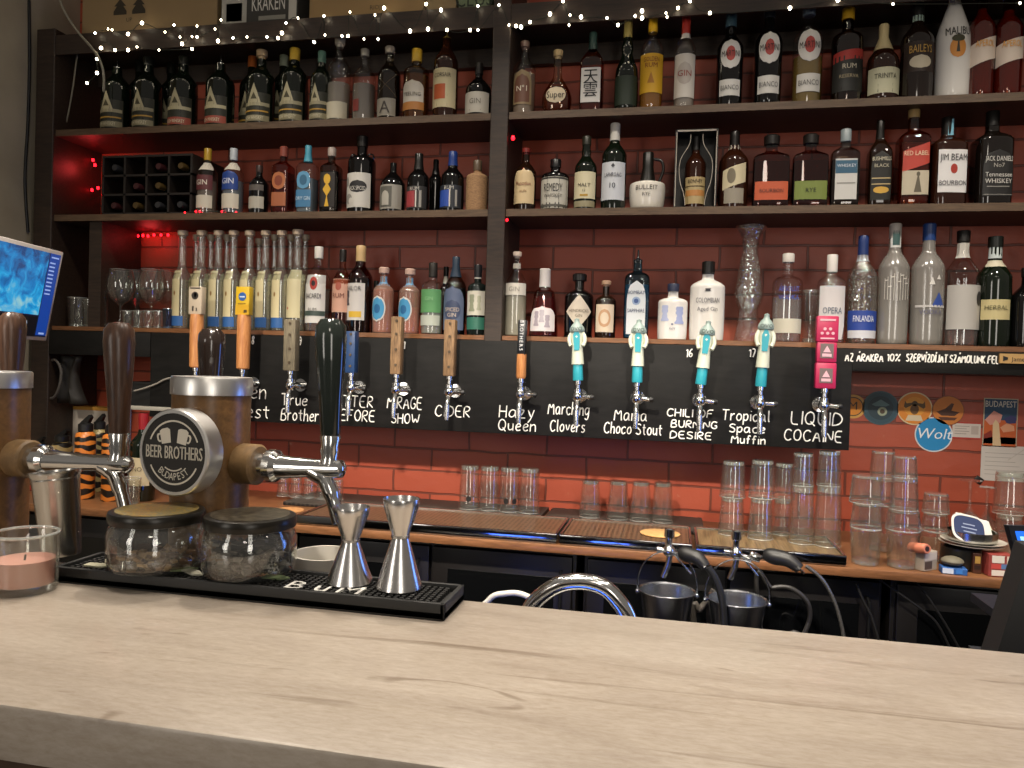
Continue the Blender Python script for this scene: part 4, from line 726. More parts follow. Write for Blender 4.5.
# low shelf, beside the grey wall
for i, (px, y0, w_, lb) in enumerate(((78, 298, 20, 'cut tumbler nearest the grey wall on the low shelf'), (91, 300, 17, 'cut tumbler beside the wooden divider on the low shelf'))):
    G('tumbler', lb, px, y0, 328, w_, Z3, 'tumbler', True, YF+.06, flute=(14, .02), group='tumblers on the low shelf')
G('highball_glass', 'narrow tall glass in front of the dark divider on the low shelf', 102, 291, 328, 11, Z3, 'tumbler', True, YF+.05, wr=.95)
for i, (px, y0, yy, lb) in enumerate(((120, 270, .06, 'round wine glass at the grey-wall end, on the low shelf'), (136, 271, .165, 'round wine glass in the middle of its group on the low shelf'), (151, 270, .06, 'round wine glass in front of the brick, next to the corked bottles'), (167, 271, .165, 'round wine glass half behind the first corked bottle'))):
    G('wine_glass', lb, px, y0, 328, 27, Z3, 'balloon', True, YF+yy, group='round wine glasses on the low shelf')
for i, (px, lb) in enumerate(((127, 'small cut shot glass below the wine glasses, nearest the grey wall'), (138, 'small cut shot glass below the wine glasses, second from the grey wall'), (148, 'small cut shot glass below the wine glasses, third from the grey wall'), (158, 'small cut shot glass next to the blue-tinted one'))):
    G('shot_glass', lb, px, 311, 329, 11, Z3, 'tumbler', True, YF+.022, flute=(10, .03), group='shot glasses on the low shelf')
G('shot_glass', 'blue-tinted small glass beside the first corked bottle', 168, 309, 330, 11, Z3, 'tumbler', True, YF+.022, mt=glass('#c8d8ec', '#6a86b0'))
GH = glass('#fafbf8', '#e0e2dc', .02, .04, 1.0, .12, 70)
G('hurricane_glass', 'tall curvy glass with a flared lip between the white gin and the blue-lettered vodka', 747, 227, 340, 31, Z3, 'jug', True, YF+.07, mt=GH, flute=(9, .035))
G('tumbler', 'clear tumbler peeping between the blue-lettered vodka and the ragged-label vodka', 810, 291, 341, 20, Z3, 'tumbler', True, YF+.11)

# drip trays and glass mat on the back counter
M_PERF = perforated('perforated_tray', '#120d0a', '#86684f', 75, .55, .3); M_MESH = perforated('rubber_mesh', '#070606', '#3a332d', 62, .0, .6)
M_SLAT = wood('bronze_slats', '#3a2d1e', '#8a7452', (60, 1.5, 1), .35, .5, 5)
zt = ZC+.0004
M_LIP = mat('#b8b8b8', .10, 1.0, name='polished_lip')
for x0, x1, y, lb, tm in ((296, 556.5, 536, 'long steel drip tray under the cider tap, nearer the beer columns', M_PERF), (559, 692, 547, 'steel drip tray glowing blue along its front lip', M_PERF), (696, 846, 560, 'steel drip tray with bronze slats carrying the stacked glasses', M_SLAT)):
    a = atz(x0, 541+.077*(x0-510), ZC).x; b = atz(x1, 541+.077*(x1-510), ZC).x; hh = .028
    o = thing('drip_tray', lb, 'drip tray', ((a+b)/2, 2.1785, zt), group='drip trays on the back counter'); wd = (b-a)/2
    MB().box((-wd, -.118, 0), (wd, .128, .020), M_STEEL, bev=.004).box((-wd, -.120, .004), (wd, -.110, hh), M_LIP, bev=.002).box((-wd, .12, .012), (wd, .129, hh), M_STEEL).box((-wd, -.118, .012), (-wd+.006, .128, hh), M_STEEL).box((wd-.006, -.118, .012), (wd, .128, hh), M_STEEL).build('tray', o)
    MB().box((-wd+.008, -.108, .0195), (wd-.008, .118, .0245), tm).build('grating', o, smooth=0)
for x0, x1, lb in ((262, 548, 'black rubber mesh mat along the brick wall under the logo glasses'), (552, 700, 'black rubber mesh mat along the brick wall under the four squared glasses')):
    a = atz(x0, 512, ZC).x; b = atz(x1, 512, ZC).x
    o = MB().box((a, 2.325, zt), (b, 2.55, zt+.012), M_MESH, bev=.002).build('rubber_mat'); tag(o, lb, 'mat', 'rubber mats on the back counter')
zm = zt+.0125
for i, (px, lg, lb) in enumerate(((469, (.2,), 'upturned straight glass with a round black logo, nearest the cider tap'), (489, None, 'upturned plain straight glass between the two logo glasses'), (509, (-.1, .7), 'upturned straight glass with a round black logo below the hazy beer tap'), (529, None, 'upturned plain straight glass at the end of the logo group'))):
    G('beer_glass', lb, px, 465+i*.9, 507+i, 21, zm, 'tumbler', False, 2.43, wr=.9, logo=lg, group='upturned straight beer glasses by the wall')
for i, (px, lb) in enumerate(((589.5, 'upturned squat beer glass standing apart at the end of its row of four'), (617.5, 'upturned squat beer glass, second of the row of four below the stout tap'), (640, 'upturned squat beer glass, third of the row of four below the stout tap'), (662, 'upturned squat beer glass at the chili-tap end of the row of four'))):
    G('beer_glass', lb, px, 480+i*.8, 518+i*1.2, 22, zm, 'pint', False, 2.43, group='upturned squat beer glasses by the wall', flute=(12, .03))
for i, (px, lb) in enumerate(((283, 'small glass behind the beer spout, nearest the beer column'), (296, 'small glass behind the beer spout, second from the beer column'), (309, 'small glass behind the beer spout, third from the beer column'), (322, 'small glass behind the beer spout, right behind its tip'), (337, 'small glass just past the tip of the beer spout'))):
    G('tasting_glass', lb, px, 477+i*.6, 503+i*.6, 13, zm, 'tumbler', False, 2.42, wr=.85, group='small tasting glasses by the wall')
# stacks on the slatted tray
zs = zt+.0252
ST = [  # px, [(y0,y1,w,up,prof)...] bottom first, Y
 (731, 2.25, ((497, 535, 26, 'bottom'), (461, 497, 26, 'top')), 'first'),
 (760, 2.22, ((498, 537, 25, 'bottom'), (460, 498, 26, 'top')), 'second'),
 (782, 2.30, ((499, 535, 22, 'bottom'), (463, 499, 22, 'top')), 'third'),
 (801, 2.20, ((486, 540, 25, 'bottom'), (453, 490, 22, 'top')), 'fourth'),
 (827, 2.19, ((486, 542, 27, 'bottom'), (451, 490, 24, 'top')), 'fifth'),
]
for px, Y, lv, n in ST:
    z = zs
    for i, (y0, y1, w_, pos) in enumerate(lv):
        g = G('pint_glass', 'upturned %s glass of the %s stack from the blue-lit tray end of the slatted tray' % (pos, n), px-i*.5+(2 if i else 0), y0, y1, w_, z, 'tumbler', False, Y, wr=.84, group='glass stacks on the slatted tray', flute=(12, .03) if n in ('fourth', 'fifth') else None)
        z = at(px, y0, Y).z+.0012
# stacks of water glasses standing on the wood
ST = [
 (865, 2.115, ((528, 560, 29), (503, 529, 29), (475, 505, 32)), 'ribbed water glass, %s of the front stack beside the slatted tray'),
 (902, 2.11, ((530, 562, 31), (510, 531, 33), (478, 511, 27), (456, 480, 24)), 'ribbed water glass, %s of the front stack beside the small cigarette packet'),
 (881, 2.30, ((505, 535, 24), (478, 506, 24), (451, 479, 24)), 'ribbed water glass, %s of the stack behind the two front stacks'),
 (934, 2.22, ((531, 547, 24), (513, 532, 25), (493, 514, 25)), 'ribbed water glass, %s of the low stack nearest the saucers'),
]
for px, Y, lv, lb in ST:
    z = zt; n = len(lv)
    for i, (y0, y1, w_) in enumerate(lv):
        pos = ('bottom', 'second from the bottom', 'third from the bottom', 'top')[i] if i < n-1 else 'topmost'
        G('water_glass', lb % pos, px+i*.7, y0, y1, w_, z, 'tumbler', i == 0 and n > 2, Y, flute=(14, .045), group='ribbed water glass stacks')
        z = at(px, y0, Y).z+.0012
G('wine_glass', 'upturned stemmed glass behind the saucers under the white sheet', 968, 480, 545, 26, zt, 'balloon', False, 2.34)
G('pint_glass', 'tall clear glass behind the laptop screen, upper of its pair', 1009, 472, 515, 30, at(1008, 514, 2.30).z+.0014, 'tumbler', False, 2.30, wr=.86, group='tall glasses behind the laptop')
G('pint_glass', 'tall clear glass behind the laptop screen, lower of its pair', 1008, 514, 556, 28, zt, 'tumbler', False, 2.30, wr=.86, group='tall glasses behind the laptop')
G('wine_glass', 'stemmed glass half hidden between the tall pair and the saucers', 985, 487, 548, 20, zt, 'balloon', False, 2.36)
def disc_thing(name, label, cat, p, r, h, mt, group=None):
    o = MB().lathe([(.0001, 0), (r*.97, 0), (r, h*.3), (r, h*.8), (r*.98, h), (.0001, h)], mt, 36).build(name, None, p); return tag(o, label, cat, group)
M_CORK = wood('cork', '#8a5a34', '#b98752', (20, 20, 20), .8, .3)
disc_thing('coaster', 'round cork coaster on the first drip tray behind the measuring cups', 'coaster', atz(289, 511, zs+.0005), .045, .004, M_CORK)
disc_thing('coaster', 'round tan coaster lying on the blue-lit drip tray', 'coaster', atz(660, 534, zs+.0005), .055, .004, wood('tan_card', '#a8804c', '#c49a62', (9, 9, 9), .8, .1))

# saucers, coasters and small packets at the end of the worktop
ps = atz(966, 560, ZC); ps.y = 2.16; ps.x = at(966, 552, 2.16).x
o = thing('cigarette_tin', 'dark round ashtray standing under the saucers', 'ashtray', (ps.x-.01, 2.16, zt))
MB().lathe([(.0001, 0), (.045, 0), (.05, .01), (.048, .052), (.040, .054), (.038, .02), (.0001, .018)], mat('#1c1a17', .3)).build('bowl', o)
z = zt+.0555
for i, lb in enumerate(('lower white saucer resting on the dark ashtray', 'upper white saucer under the steel dish')):
    o = MB().lathe([(.0001, 0), (.04, 0), (.05, .003), (.074, .009), (.0745, .0105), (.05, .0055), (.0001, .0035)], mat('#cfcabd', .25, coat=.3), 40).build('saucer', None, (ps.x+.012+.003*i, 2.16, z)); tag(o, lb, 'saucer', 'white saucers at the end of the worktop'); z += .0065
o = thing('steel_dish', 'low round steel dish on the white saucers holding drink mats', 'dish', (ps.x+.012, 2.16, z+.0006))
MB().lathe([(.0001, 0), (.050, 0), (.057, .004), (.058, .026), (.056, .027), (.055, .006), (.0001, .003)], M_STEEL, 36).build('bowl', o)
zd = z+.030
def card(name, label, poly, p, rot, mt, th=.0016, cat='drink mat', group=None, extra=None):
    mb = MB().prism(poly, th, mt)
    if extra: extra(mb, th)
    o = mb.build(name, None, p, rot, smooth=0); return tag(o, label, cat, group)
sq = lambda w_, h_: [(-w_, -h_), (w_, -h_), (w_, h_), (-w_, h_)]
rsq = [(.9*(abs(math.cos(t))**.6)*math.copysign(1, math.cos(t))*.046, .9*(abs(math.sin(t))**.6)*math.copysign(1, math.sin(t))*.046) for t in [2*PI*i/28 for i in range(28)]]
card('drink_mat', 'cream square drink mat at the back of the steel dish', sq(.043, .043), (ps.x+.035, 2.175, zd-.004), (math.radians(38), math.radians(18), .3), mat('#cfcaa8', .8), group='drink mats in the steel dish')
card('drink_mat', 'white square drink mat in the middle of the steel dish', sq(.043, .043), (ps.x+.020, 2.162, zd-.002), (math.radians(42), math.radians(14), .15), mat('#d8d4cc', .8), group='drink mats in the steel dish')
card('drink_mat', 'navy blue rounded drink mat with a white rim, foremost in the steel dish', rsq, (ps.x-.002, 2.142, zd+.004), (math.radians(48), math.radians(10), 0), mat('#d0ccc6', .8), group='drink mats in the steel dish',
     extra=lambda mb, th: (mb.prism([(x*.87, y*.87) for x, y in rsq], .0006, mat('#1c2c54', .7), Matrix.Translation((0, 0, th))), [mb.prism(sq(.018-.004*abs(k), .0016), .0005, mat('#8a94b0', .7), Matrix.Translation((0, k*.011, th+.0006))) for k in (-1, 0, 1)]))
def packet(label, px, py, w_, d_, h_, mt, rz, prints, y=None, cat='packet', z=zt):
    p = at(px, py, y) if y else atz(px, py, ZC); p.z = z
    o = thing('small_packet', label, cat, p, rz); MB().box((-w_, -d_, 0), (w_, d_, h_), mt, bev=.0015).build('carton', o, smooth=0)
    pm = MB()
    for x0, x1, z0, z1, c in prints: pm.box((x0*w_, -d_-.0005, z0*h_), (x1*w_, -d_, z1*h_), mat(c, .5))
    pm.build('print', o, smooth=0); return o
packet('white and red matchbox-sized packet beside the laptop', 997, 572, .028, .02, .055, mat('#8a3a34', .5), .05, [(-.75, .25, .62, .94, '#d8d0c6'), (-.8, .0, .36, .58, '#c04a44'), (0, .5, .36, .58, '#5a7aa8'), (-.75, .7, .05, .30, '#d8d0c6'), (.45, .95, .4, .94, '#d0c4b8')], 2.10)
packet('flat blue and white packet lying under the dark ashtray edge', 953, 570, .028, .018, .016, mat('#2c5c9c', .5), -.1, [(-.95, -.1, .1, .9, '#c8d0dc'), (.1, .6, .2, .8, '#3a78c0')], 2.085)
o = packet('narrow brown bottle-shaped perfume packet beside the white and red one', 976, 563, .010, .010, .05, mat('#4a2a1c', .4), 0, [(-.6, .6, .5, .85, '#c09a4c'), (-.7, .7, .2, .4, '#2c1a12')], 2.11)
packet('tilted grey-white cigarette packet beside the ribbed glasses', 926, 566, .026, .012, .048, mat('#a89c8c', .5), .7, [(-.9, .9, .55, .95, '#c8bcb0'), (-.9, .2, .1, .5, '#55463c')], 2.10)
p = atz(921, 560, ZC+.01); p.y = 2.085
o = thing('lipstick_tube', 'short salmon pink tube lying on the worktop by the ribbed glasses', 'tube', (at(920, 552, 2.08).x, 2.075, zt+.058), rot=(math.radians(-8), 0, .5))
MB().turn((0, -.02, 0), (0, .03, 0), [(.0001, 0), (.011, 0), (.0125, .06), (.0125, 1), (.0001, 1)], mat('#c8785c', .5)).build('body', o)
MB().turn((0, -.0205, 0), (0, -.019, 0), [(.0001, 0), (.0065, 0), (.0065, 1)], mat('#2a1410', .6)).build('opening', o)
o = thing('stone_ashtray', 'olive grey pebble-shaped dish on the blue packet', 'dish', (at(953, 563, 2.085).x, 2.09, zt+.017))
MB().sphere((0, 0, .012), .026, mat('#6a6452', .6), 8, .45).build('body', o)

# ------------------------------------------------------------------ blackboard and its writing
YB = YF-.012
zb0 = 1.171; xb0 = at(150, 380, YB).x; xb1 = at(851, 400, YB).x
bd = MB().box((xb0, YB, zb0), (xb1, YF-.0005, Z3-.016), M_BOARD, bev=.002).build('blackboard'); tag(bd, 'long blackboard hung below the low shelf, chalked with beer names', 'blackboard')
EX, EZ = (1, 0, 0), (0, 0, 1)
def write(lines, parent, name='chalk_lettering'):
    mb = MB()
    for t, px, py, hpx, wpx in lines:          # px, py: start of the baseline
        p = at(px, py, YB-.0006); h = hpx*depth(p)/F_PX; sq_ = wpx*depth(p)/F_PX/hand_w(t, h)
        hand(mb, t, p, EX, EZ, h, sq=sq_)
    o = mb.build(name); o.parent = parent; return o
for ln in ([('Golden', 217, 397, 14, 56), ('Harvest', 210, 416, 13, 67)], [('True', 281, 405, 11.5, 30), ('Brother', 281, 420, 11.5, 42)], [('BITTER', 333, 406, 11, 44), ('BEFORE', 333, 420, 11, 46)], [('MIRAGE', 387, 408, 12, 38), ('SHOW', 391, 423, 10, 31)], [('CIDER', 435, 416, 11, 38)],
           [('Hazy', 499, 417, 12, 38), ('Queen', 498, 430, 11, 40)], [('Marching', 548, 414, 12, 42), ('Clovers', 550, 431, 11, 36)], [('Mama', 614, 420, 11.5, 34), ('Choco Stout', 604, 433, 11, 58)], [('CHILI OF', 667, 416, 7.6, 46), ('BURNING', 671, 427, 7.2, 46), ('DESIRE', 670, 438, 7.2, 42)],
           [('Tropical', 722, 420, 10.5, 47), ('Space', 729, 432, 8.5, 36), ('Muffin', 731, 443, 8, 34)], [('LIQUID', 791, 424, 13, 50), ('COCAINE', 784, 440, 11, 56)]):
    write(ln, bd)
for t, px, py in (('8', 251.5, 344), ('9', 298.5, 345), ('10', 345, 346.5), ('11', 401, 349), ('16', 686, 357), ('17', 749, 357)):
    write([(t, px, py, 8, 3.6*len(t) if t != '11' else 5)], bd, 'chalk_number')
# narrow strip and its notice
x2 = at(852.5, 360, YB).x
st = MB().box((x2, YB, Z3-.078), (XR, YF-.0005, Z3-.016), M_BOARD, bev=.0015).build('blackboard_strip'); tag(st, 'narrow blackboard strip under the low shelf with a chalked service charge notice', 'blackboard')
write([('AZ \u00c1RAKRA', 845, 361, 7.5, 36), ('10%', 887, 361, 7, 13), ('SZERV\u00cdZD\u00cdJAT', 906, 361.5, 7.5, 38.5), ('SZ\u00c1MOLUNK FEL!', 949.5, 362.5, 7.5, 46)], st)
o = MB().box((at(1000, 356, YB-.008).x, YB-.008, Z3-.046), (XR, YB-.0002, Z3-.020), mat('#b9935c', .6)).build('wooden_plate'); tag(o, 'pale wooden brand plate fixed over the end of the notice strip', 'plate')
pm = MB(); vs, fs, tw = text_geo('Absolut'); 
px_ = at(1003, 361, YB-.0085); pm.prism([(0, 0), (.012, .004), (.012, .010), (0, .014)], .0004, M_BLACK, Matrix.Translation(px_) @ Matrix.Rotation(PI/2, 4, 'X'))
vs, fs, tw = text_geo('Jameson'); pm.add([(px_.x+.020+(vx+tw/2)*.012, px_.y-.0004, px_.z+vy*.012) for vx, vy in vs], fs, M_BLACK)
q = pm.build('lettering', smooth=0); q.parent = o
# wall behind the left end below the low shelf: dark strip
o = MB().box((XL, YB, Z3-.10), (xb0-.003, YF-.0005, Z3-.016), M_BOARD, bev=.0015).build('blackboard_strip'); tag(o, 'blank narrow blackboard strip under the low shelf above the tiger-striped bottles', 'blackboard')

# ------------------------------------------------------------------ beer taps on the blackboard
YT = YB-.075
ztap = at(520, 394, YT).z
def tap(px, label, handle, htop, tilt=0.0):
    x = at(px, 394+(px-520)*.038, YT).x
    o = thing('beer_tap', label, 'beer tap', (x, YT, ztap), group='beer taps on the blackboard')
    MB().cyl((0, .074, 0), (0, .066, 0), .021, M_CHROME).cyl((0, .072, 0), (0, 0, 0), .011, M_CHROME).build('shank', o)
    MB().sphere((0, 0, 0), .0155, M_CHROME, 10, 1.15).turn((0, 0, .010), (0, 0, .048), [(.0001, 0), (.012, 0), (.012, .28), (.0075, .34), (.0075, .62), (.011, .68), (.011, 1), (.0001, 1)], M_CHROME).build('faucet_body', o)
    MB().tube([(0, 0, -.01), (0, -.012, -.026), (0, -.016, -.045), (0, -.017, -.086)], [.0085, .0085, .008, .0072], M_CHROME, 14).build('spout', o)
    MB().tube([(.010, .01, 0), (.028, .006, -.001), (.038, .004, -.002)], .0065, M_CHROME).lathe([(.0001, 0), (.008, 0), (.0085, .004), (.006, .010), (.0001, .011)], M_BLACK, 14, Matrix.Translation((.038, .004, -.002)) @ Matrix.Rotation(PI/2, 4, 'Y')).build('flow_lever', o)
    Hh = at(px, htop, YT).z-ztap-.046
    h = bpy.data.objects.new('handle', None); COL.objects.link(h); h.parent = o; h.location = (0, 0, .046); h.rotation_euler = (0, tilt, 0)
    handle(h, Hh); return o
def h_block(c, w_=.0185):
    def f(h, H):
        MB().box((-w_*.92, -.016, 0), (w_*.92, .016, H*.97), c, bev=.004).build('wood_block', h)
        MB().lathe([(.004, H*.12), (.006, H*.125), (.006, H*.126), (.004, H*.13)], M_STEEL, 14).build('screw_ring', h)
        mb = MB()
        for q in (.16, .42, .68, .9): mb.cyl((.002, -.0155, H*q), (.002, -.0185, H*q), .0042, mat('#5a4c3c', .5, .5), n=12)
        mb.build('bolt', h)
    return f
def h_sign(wood_m, c, art):
    def f(h, H):
        MB().turn((0, 0, 0), (0, 0, H*.66), [(.0001, 0), (.017, 0), (.0205, .02), (.022, .9), (.020, 1), (.0001, 1)], wood_m).build('wood_grip', h)
        mb = MB().box((-.0235, -.013, H*.66), (.0235, .013, H), mat(c, .5), bev=.002)
        if art == 'yellow':
            mb.lathe([(.0001, 0), (.0135, 0), (.0135, .0006), (.0001, .0008)], mat('#2a5a9c', .5), 24, Matrix.Translation((0, -.0132, H*.88)) @ Matrix.Rotation(PI/2, 4, 'X'))
            mb.box((-.0235, -.0136, H*.66), (.0235, -.0128, H*.78), mat('#c89a14', .5)).box((-.009, -.0142, H*.87), (.009, -.0136, H*.885), mat('#c8d4e4', .5)).box((.006, -.0142, H*.685), (.017, -.0136, H*.72), mat('#4a3a10', .5)).box((-.015, -.0142, H*.79), (.012, -.0136, H*.80), mat('#8a6a10', .5))
        else:
            k = mat('#3a342c', .6); RX = Matrix.Rotation(PI/2, 4, 'X')
            mb.lathe([(.0105, 0), (.0125, 0), (.0125, .0006), (.0105, .0006)], k, 24, Matrix.Translation((0, -.0132, H*.89)) @ RX)
            mb.lathe([(.0001, 0), (.0055, 0), (.0055, .0006), (.0001, .0006)], k, 16, Matrix.Translation((.001, -.0132, H*.90)) @ RX)
            mb.box((-.003, -.0138, H*.865), (.004, -.013, H*.885), k).box((-.010, -.0138, H*.70), (-.004, -.013, H*.76), k).box((.004, -.0138, H*.70), (.008, -.013, H*.74), k).box((-.018, -.0138, H*.975), (.018, -.013, H*.99), k)
        mb.build('sign_block', h)
    return f
def h_slim(h, H):
    MB().turn((0, 0, 0), (0, 0, H*.42), [(.0001, 0), (.012, 0), (.015, .1), (.0145, 1), (.0001, 1)], M_HANDLEWOOD).build('wood_grip', h)
    mb = MB().box((-.0125, -.011, H*.40), (.0125, .011, H), mat('#15181c', .35), bev=.003)
    for i, ch in enumerate('BROTHERS'):
        vs, fs, tw = text_geo(ch); z = H*(.97-.068*i)
        mb.add([(vy*.011-.0055, -.0117, z-vx*.011) for vx, vy in vs], fs, mat('#d8d8d8', .5))
    mb.build('lettered_bar', h)
def h_figure(h, H):
    teal = mat('#2f9aa8', .35, coat=.3); cream = mat('#c9cdb9', .4, coat=.2); grey = mat('#8fa09a', .4)
    MB().turn((0, 0, 0), (0, 0, H*.27), [(.0001, 0), (.0145, 0), (.0155, .06), (.0145, .8), (.0135, 1), (.0001, 1)], teal).build('teal_base', h)
    MB().turn((0, 0, H*.26), (0, 0, H*.80), [(.0001, 0), (.0185, 0), (.0175, .2), (.0155, .55), (.0185, .82), (.016, .95), (.010, 1), (.0001, 1)], cream).prism([(-.0075, 0), (.0075, 0), (.010, .045), (.004, .06), (-.004, .06), (-.010, .045)], .003, teal, Matrix.Translation((0, -.0150, H*.48)) @ Matrix.Rotation(PI/2, 4, 'X')).build('coat', h)
    for s in (-1, 1):
        MB().tube(spline([(s*.016, 0, H*.76), (s*.0225, -.005, H*.68), (s*.0215, -.008, H*.60), (s*.017, -.012, H*.55)]), [.0062]*6+[.006]*6+[.0055]*7, cream, 12).build('arm', h)
    mb = MB().turn((0, 0, H*.78), (0, 0, H), [(.0001, 0), (.021, 0), (.0225, .12), (.0205, .30), (.0145, .52), (.0085, .66), (.007, .8), (.0075, .92), (.0001, 1)], grey)
    vs, fs, tw = text_geo('OVO'); mb.add([(.0225*math.sin(vx*.012/.0225), -.0236*math.cos(vx*.012/.0225), H*.795+vy*.011) for vx, vy in vs], fs, mat('#26302e', .5))
    mb.build('domed_cap', h)
def h_pink(h, H):
    pk = mat('#b01c4c', .45); lt = mat('#d8a8b0', .5); dk = mat('#6a5a58', .5)
    mb = MB()
    for z0, z1, w_ in ((.0, .36, .027), (.36, .64, .026), (.64, 1.0, .0285)): mb.box((-w_, -.012, H*z0), (w_, .012, H*z1), pk, bev=.004)
    for z0 in (.08, .42): mb.box((-.017, -.0135, H*z0), (.017, -.0115, H*(z0+.20)), dk).box((-.012, -.0142, H*(z0+.02)), (.012, -.0134, H*(z0+.06)), lt).prism([(-.010, 0), (.010, 0), (0, .018)], .0008, lt, Matrix.Translation((0, -.0134, H*(z0+.08))) @ Matrix.Rotation(PI/2, 4, 'X'))
    mb.box((-.020, -.0132, H*.93), (.020, -.0118, H*.955), lt).box((-.018, -.0132, H*.68), (.018, -.0118, H*.70), lt)
    for k in range(5): mb.cyl((-.014+.007*k, -.0118, H*(.76+.06*(k % 2))), (-.014+.007*k, -.0130, H*(.76+.06*(k % 2))), .0042, lt, n=10)
    mb.build('sign_block', h)
tap(195.5, 'beer tap with a white printed block on an orange wood grip', h_sign(M_HANDLEWOOD, '#c8b8a0', 'white'), 287)
tap(242.5, 'beer tap with a yellow block and blue disc on an orange wood grip', h_sign(M_HANDLEWOOD, '#d0aa1c', 'yellow'), 287)
tap(290.5, 'beer tap with a grey weathered wood block handle beside the yellow one', h_block(wood('grey_wood', '#5a5244', '#857a62', (40, 40, 4), .7, .4), .0225), 318)
tap(351, 'beer tap with a blue handle half hidden behind the big black tap lever', h_block(mat('#24406a', .4), .018), 330)
tap(396, 'beer tap with a weathered wood block handle above the lettering MIRAGE SHOW', h_block(M_OLDWOOD), 315)
tap(449, 'beer tap with a weathered wood block handle above the lettering CIDER', h_block(M_OLDWOOD), 318)
tap(520.5, 'beer tap with a slim black handle lettered in white down its length', h_slim, 320)
tap(577.5, 'beer tap with a white-coated figure handle above the lettering Marching Clovers', h_figure, 318, -.05)
tap(636.5, 'beer tap with a white-coated figure handle above the lettering Mama Choco Stout', h_figure, 319, 0)
tap(700, 'beer tap with a white-coated figure handle, leaning, above the lettering about chili', h_figure, 320, .09)
tap(760, 'beer tap with a white-coated figure handle above the lettering Tropical Space Muffin', h_figure, 313, .05)
tap(824, 'beer tap with a pink wooden sign handle above the lettering LIQUID COCAINE', h_pink, 316)

# ------------------------------------------------------------------ stickers and papers on the brick
YS = YW-.0012
def sticker(label, px, py, wpx, base, paint, cat='sticker'):
    p = at(px, py, YS); r = wpx*depth(p)/F_PX/2; n = 40
    mb = MB().lathe([(.0001, 0), (r, 0), (r, .0008), (.0001, .0008)], mat(base, .45), n, Matrix.Rotation(PI/2, 4, 'X'))
    def ring(c, r0, dx=0, dz=0, sx=1, sz=1, k=1):
        mb.add([(dx, -.0008-.0002*k, dz)]+[(dx+r0*sx*math.cos(2*PI*i/n), -.0008-.0002*k, dz+r0*sz*math.sin(2*PI*i/n)) for i in range(n)], [(0, i+1, (i+1) % n+1) for i in range(n)], mat(c, .5))
    def txt(t, h, dz, c, k=3, mx=9, dx=0):
        vs, fs, tw = text_geo(t); kk = min(h, mx/tw); mb.add([(dx+vx*kk+vy*kk*(.2 if t == 'Wolt' else 0), -.0008-.0002*k, dz+vy*kk) for vx, vy in vs], fs, mat(c, .5))
    def poly(pts, c, k=2): mb.add([(x*r, -.0008-.0002*k, z*r) for x, z in pts], [tuple(range(len(pts)))], mat(c, .5))
    paint(r, ring, txt, poly); return tag(mb.build('sticker', None, p, smooth=0), label, cat)
def s1(r, ring, txt, poly): ring('#2a2622', r*.8, k=1); ring('#d88a24', r*.72, k=2); txt('M', r*.7, -.01, '#3a2a16')
def s2(r, ring, txt, poly): ring('#2c4a58', r*.92, k=1); ring('#203844', r*.7, k=2); ring('#9aa48c', r*.26, r*.1, -r*.2, k=3); ring('#4a3a2c', r*.14, r*.1, -r*.2, k=4); poly([(-.5, .2), (.0, .5), (.5, .2), (.3, .1), (-.3, .1)], '#5a7a80', 3)
def s3(r, ring, txt, poly):
    ring('#d8862c', r*.93, k=1); ring('#e09a38', r*.6, 0, r*.1, k=2); ring('#6a4a24', r*.24, 0, -.05*r, 1, 1.3, k=3); ring('#4a3a1c', r*.16, 0, r*.30, k=3)
    poly([(-.6, .1), (-.5, .0), (-.15, .2), (-.15, .35), (-.45, .3), (-.55, .45)], '#5c4624', 3); poly([(.6, .1), (.5, .0), (.15, .2), (.15, .35), (.45, .3), (.55, .45)], '#5c4624', 3); poly([(-.5, -.75), (.5, -.75), (.35, -.4), (-.35, -.4)], '#d8c8a8', 3)
def s4(r, ring, txt, poly): ring('#c87a34', r*.94, k=1); poly([(-.7, -.1), (-.2, .1), (.2, .5), (.35, .45), (.2, .0), (.7, -.1), (.4, -.35), (-.4, -.35)], '#4a2a1c', 2); poly([(-.6, -.45), (.6, -.45), (.4, -.65), (-.4, -.65)], '#5c3420', 2)
def s5(r, ring, txt, poly): ring('#1c8ac8', r*.93, k=1); txt('Wolt', r*.62, -r*.24, '#eef4f8')
sticker('orange round sticker half behind the blackboard edge', 853, 406.5, 24, '#d0a04a', s1)
sticker('dark teal round sticker next to the blackboard', 880.5, 408, 34, '#3a5560', s2)
sticker('orange round sticker with a pale rim and dark figure above the blue one', 914.5, 408.5, 33, '#d8c49a', s3)
sticker('brownish orange round sticker with a dark shape above the white ticket', 948, 410.5, 30, '#8a4a2c', s4)
sticker('bright blue round sticker with a white rim and word', 933.5, 434.5, 35, '#d8dde0', s5)
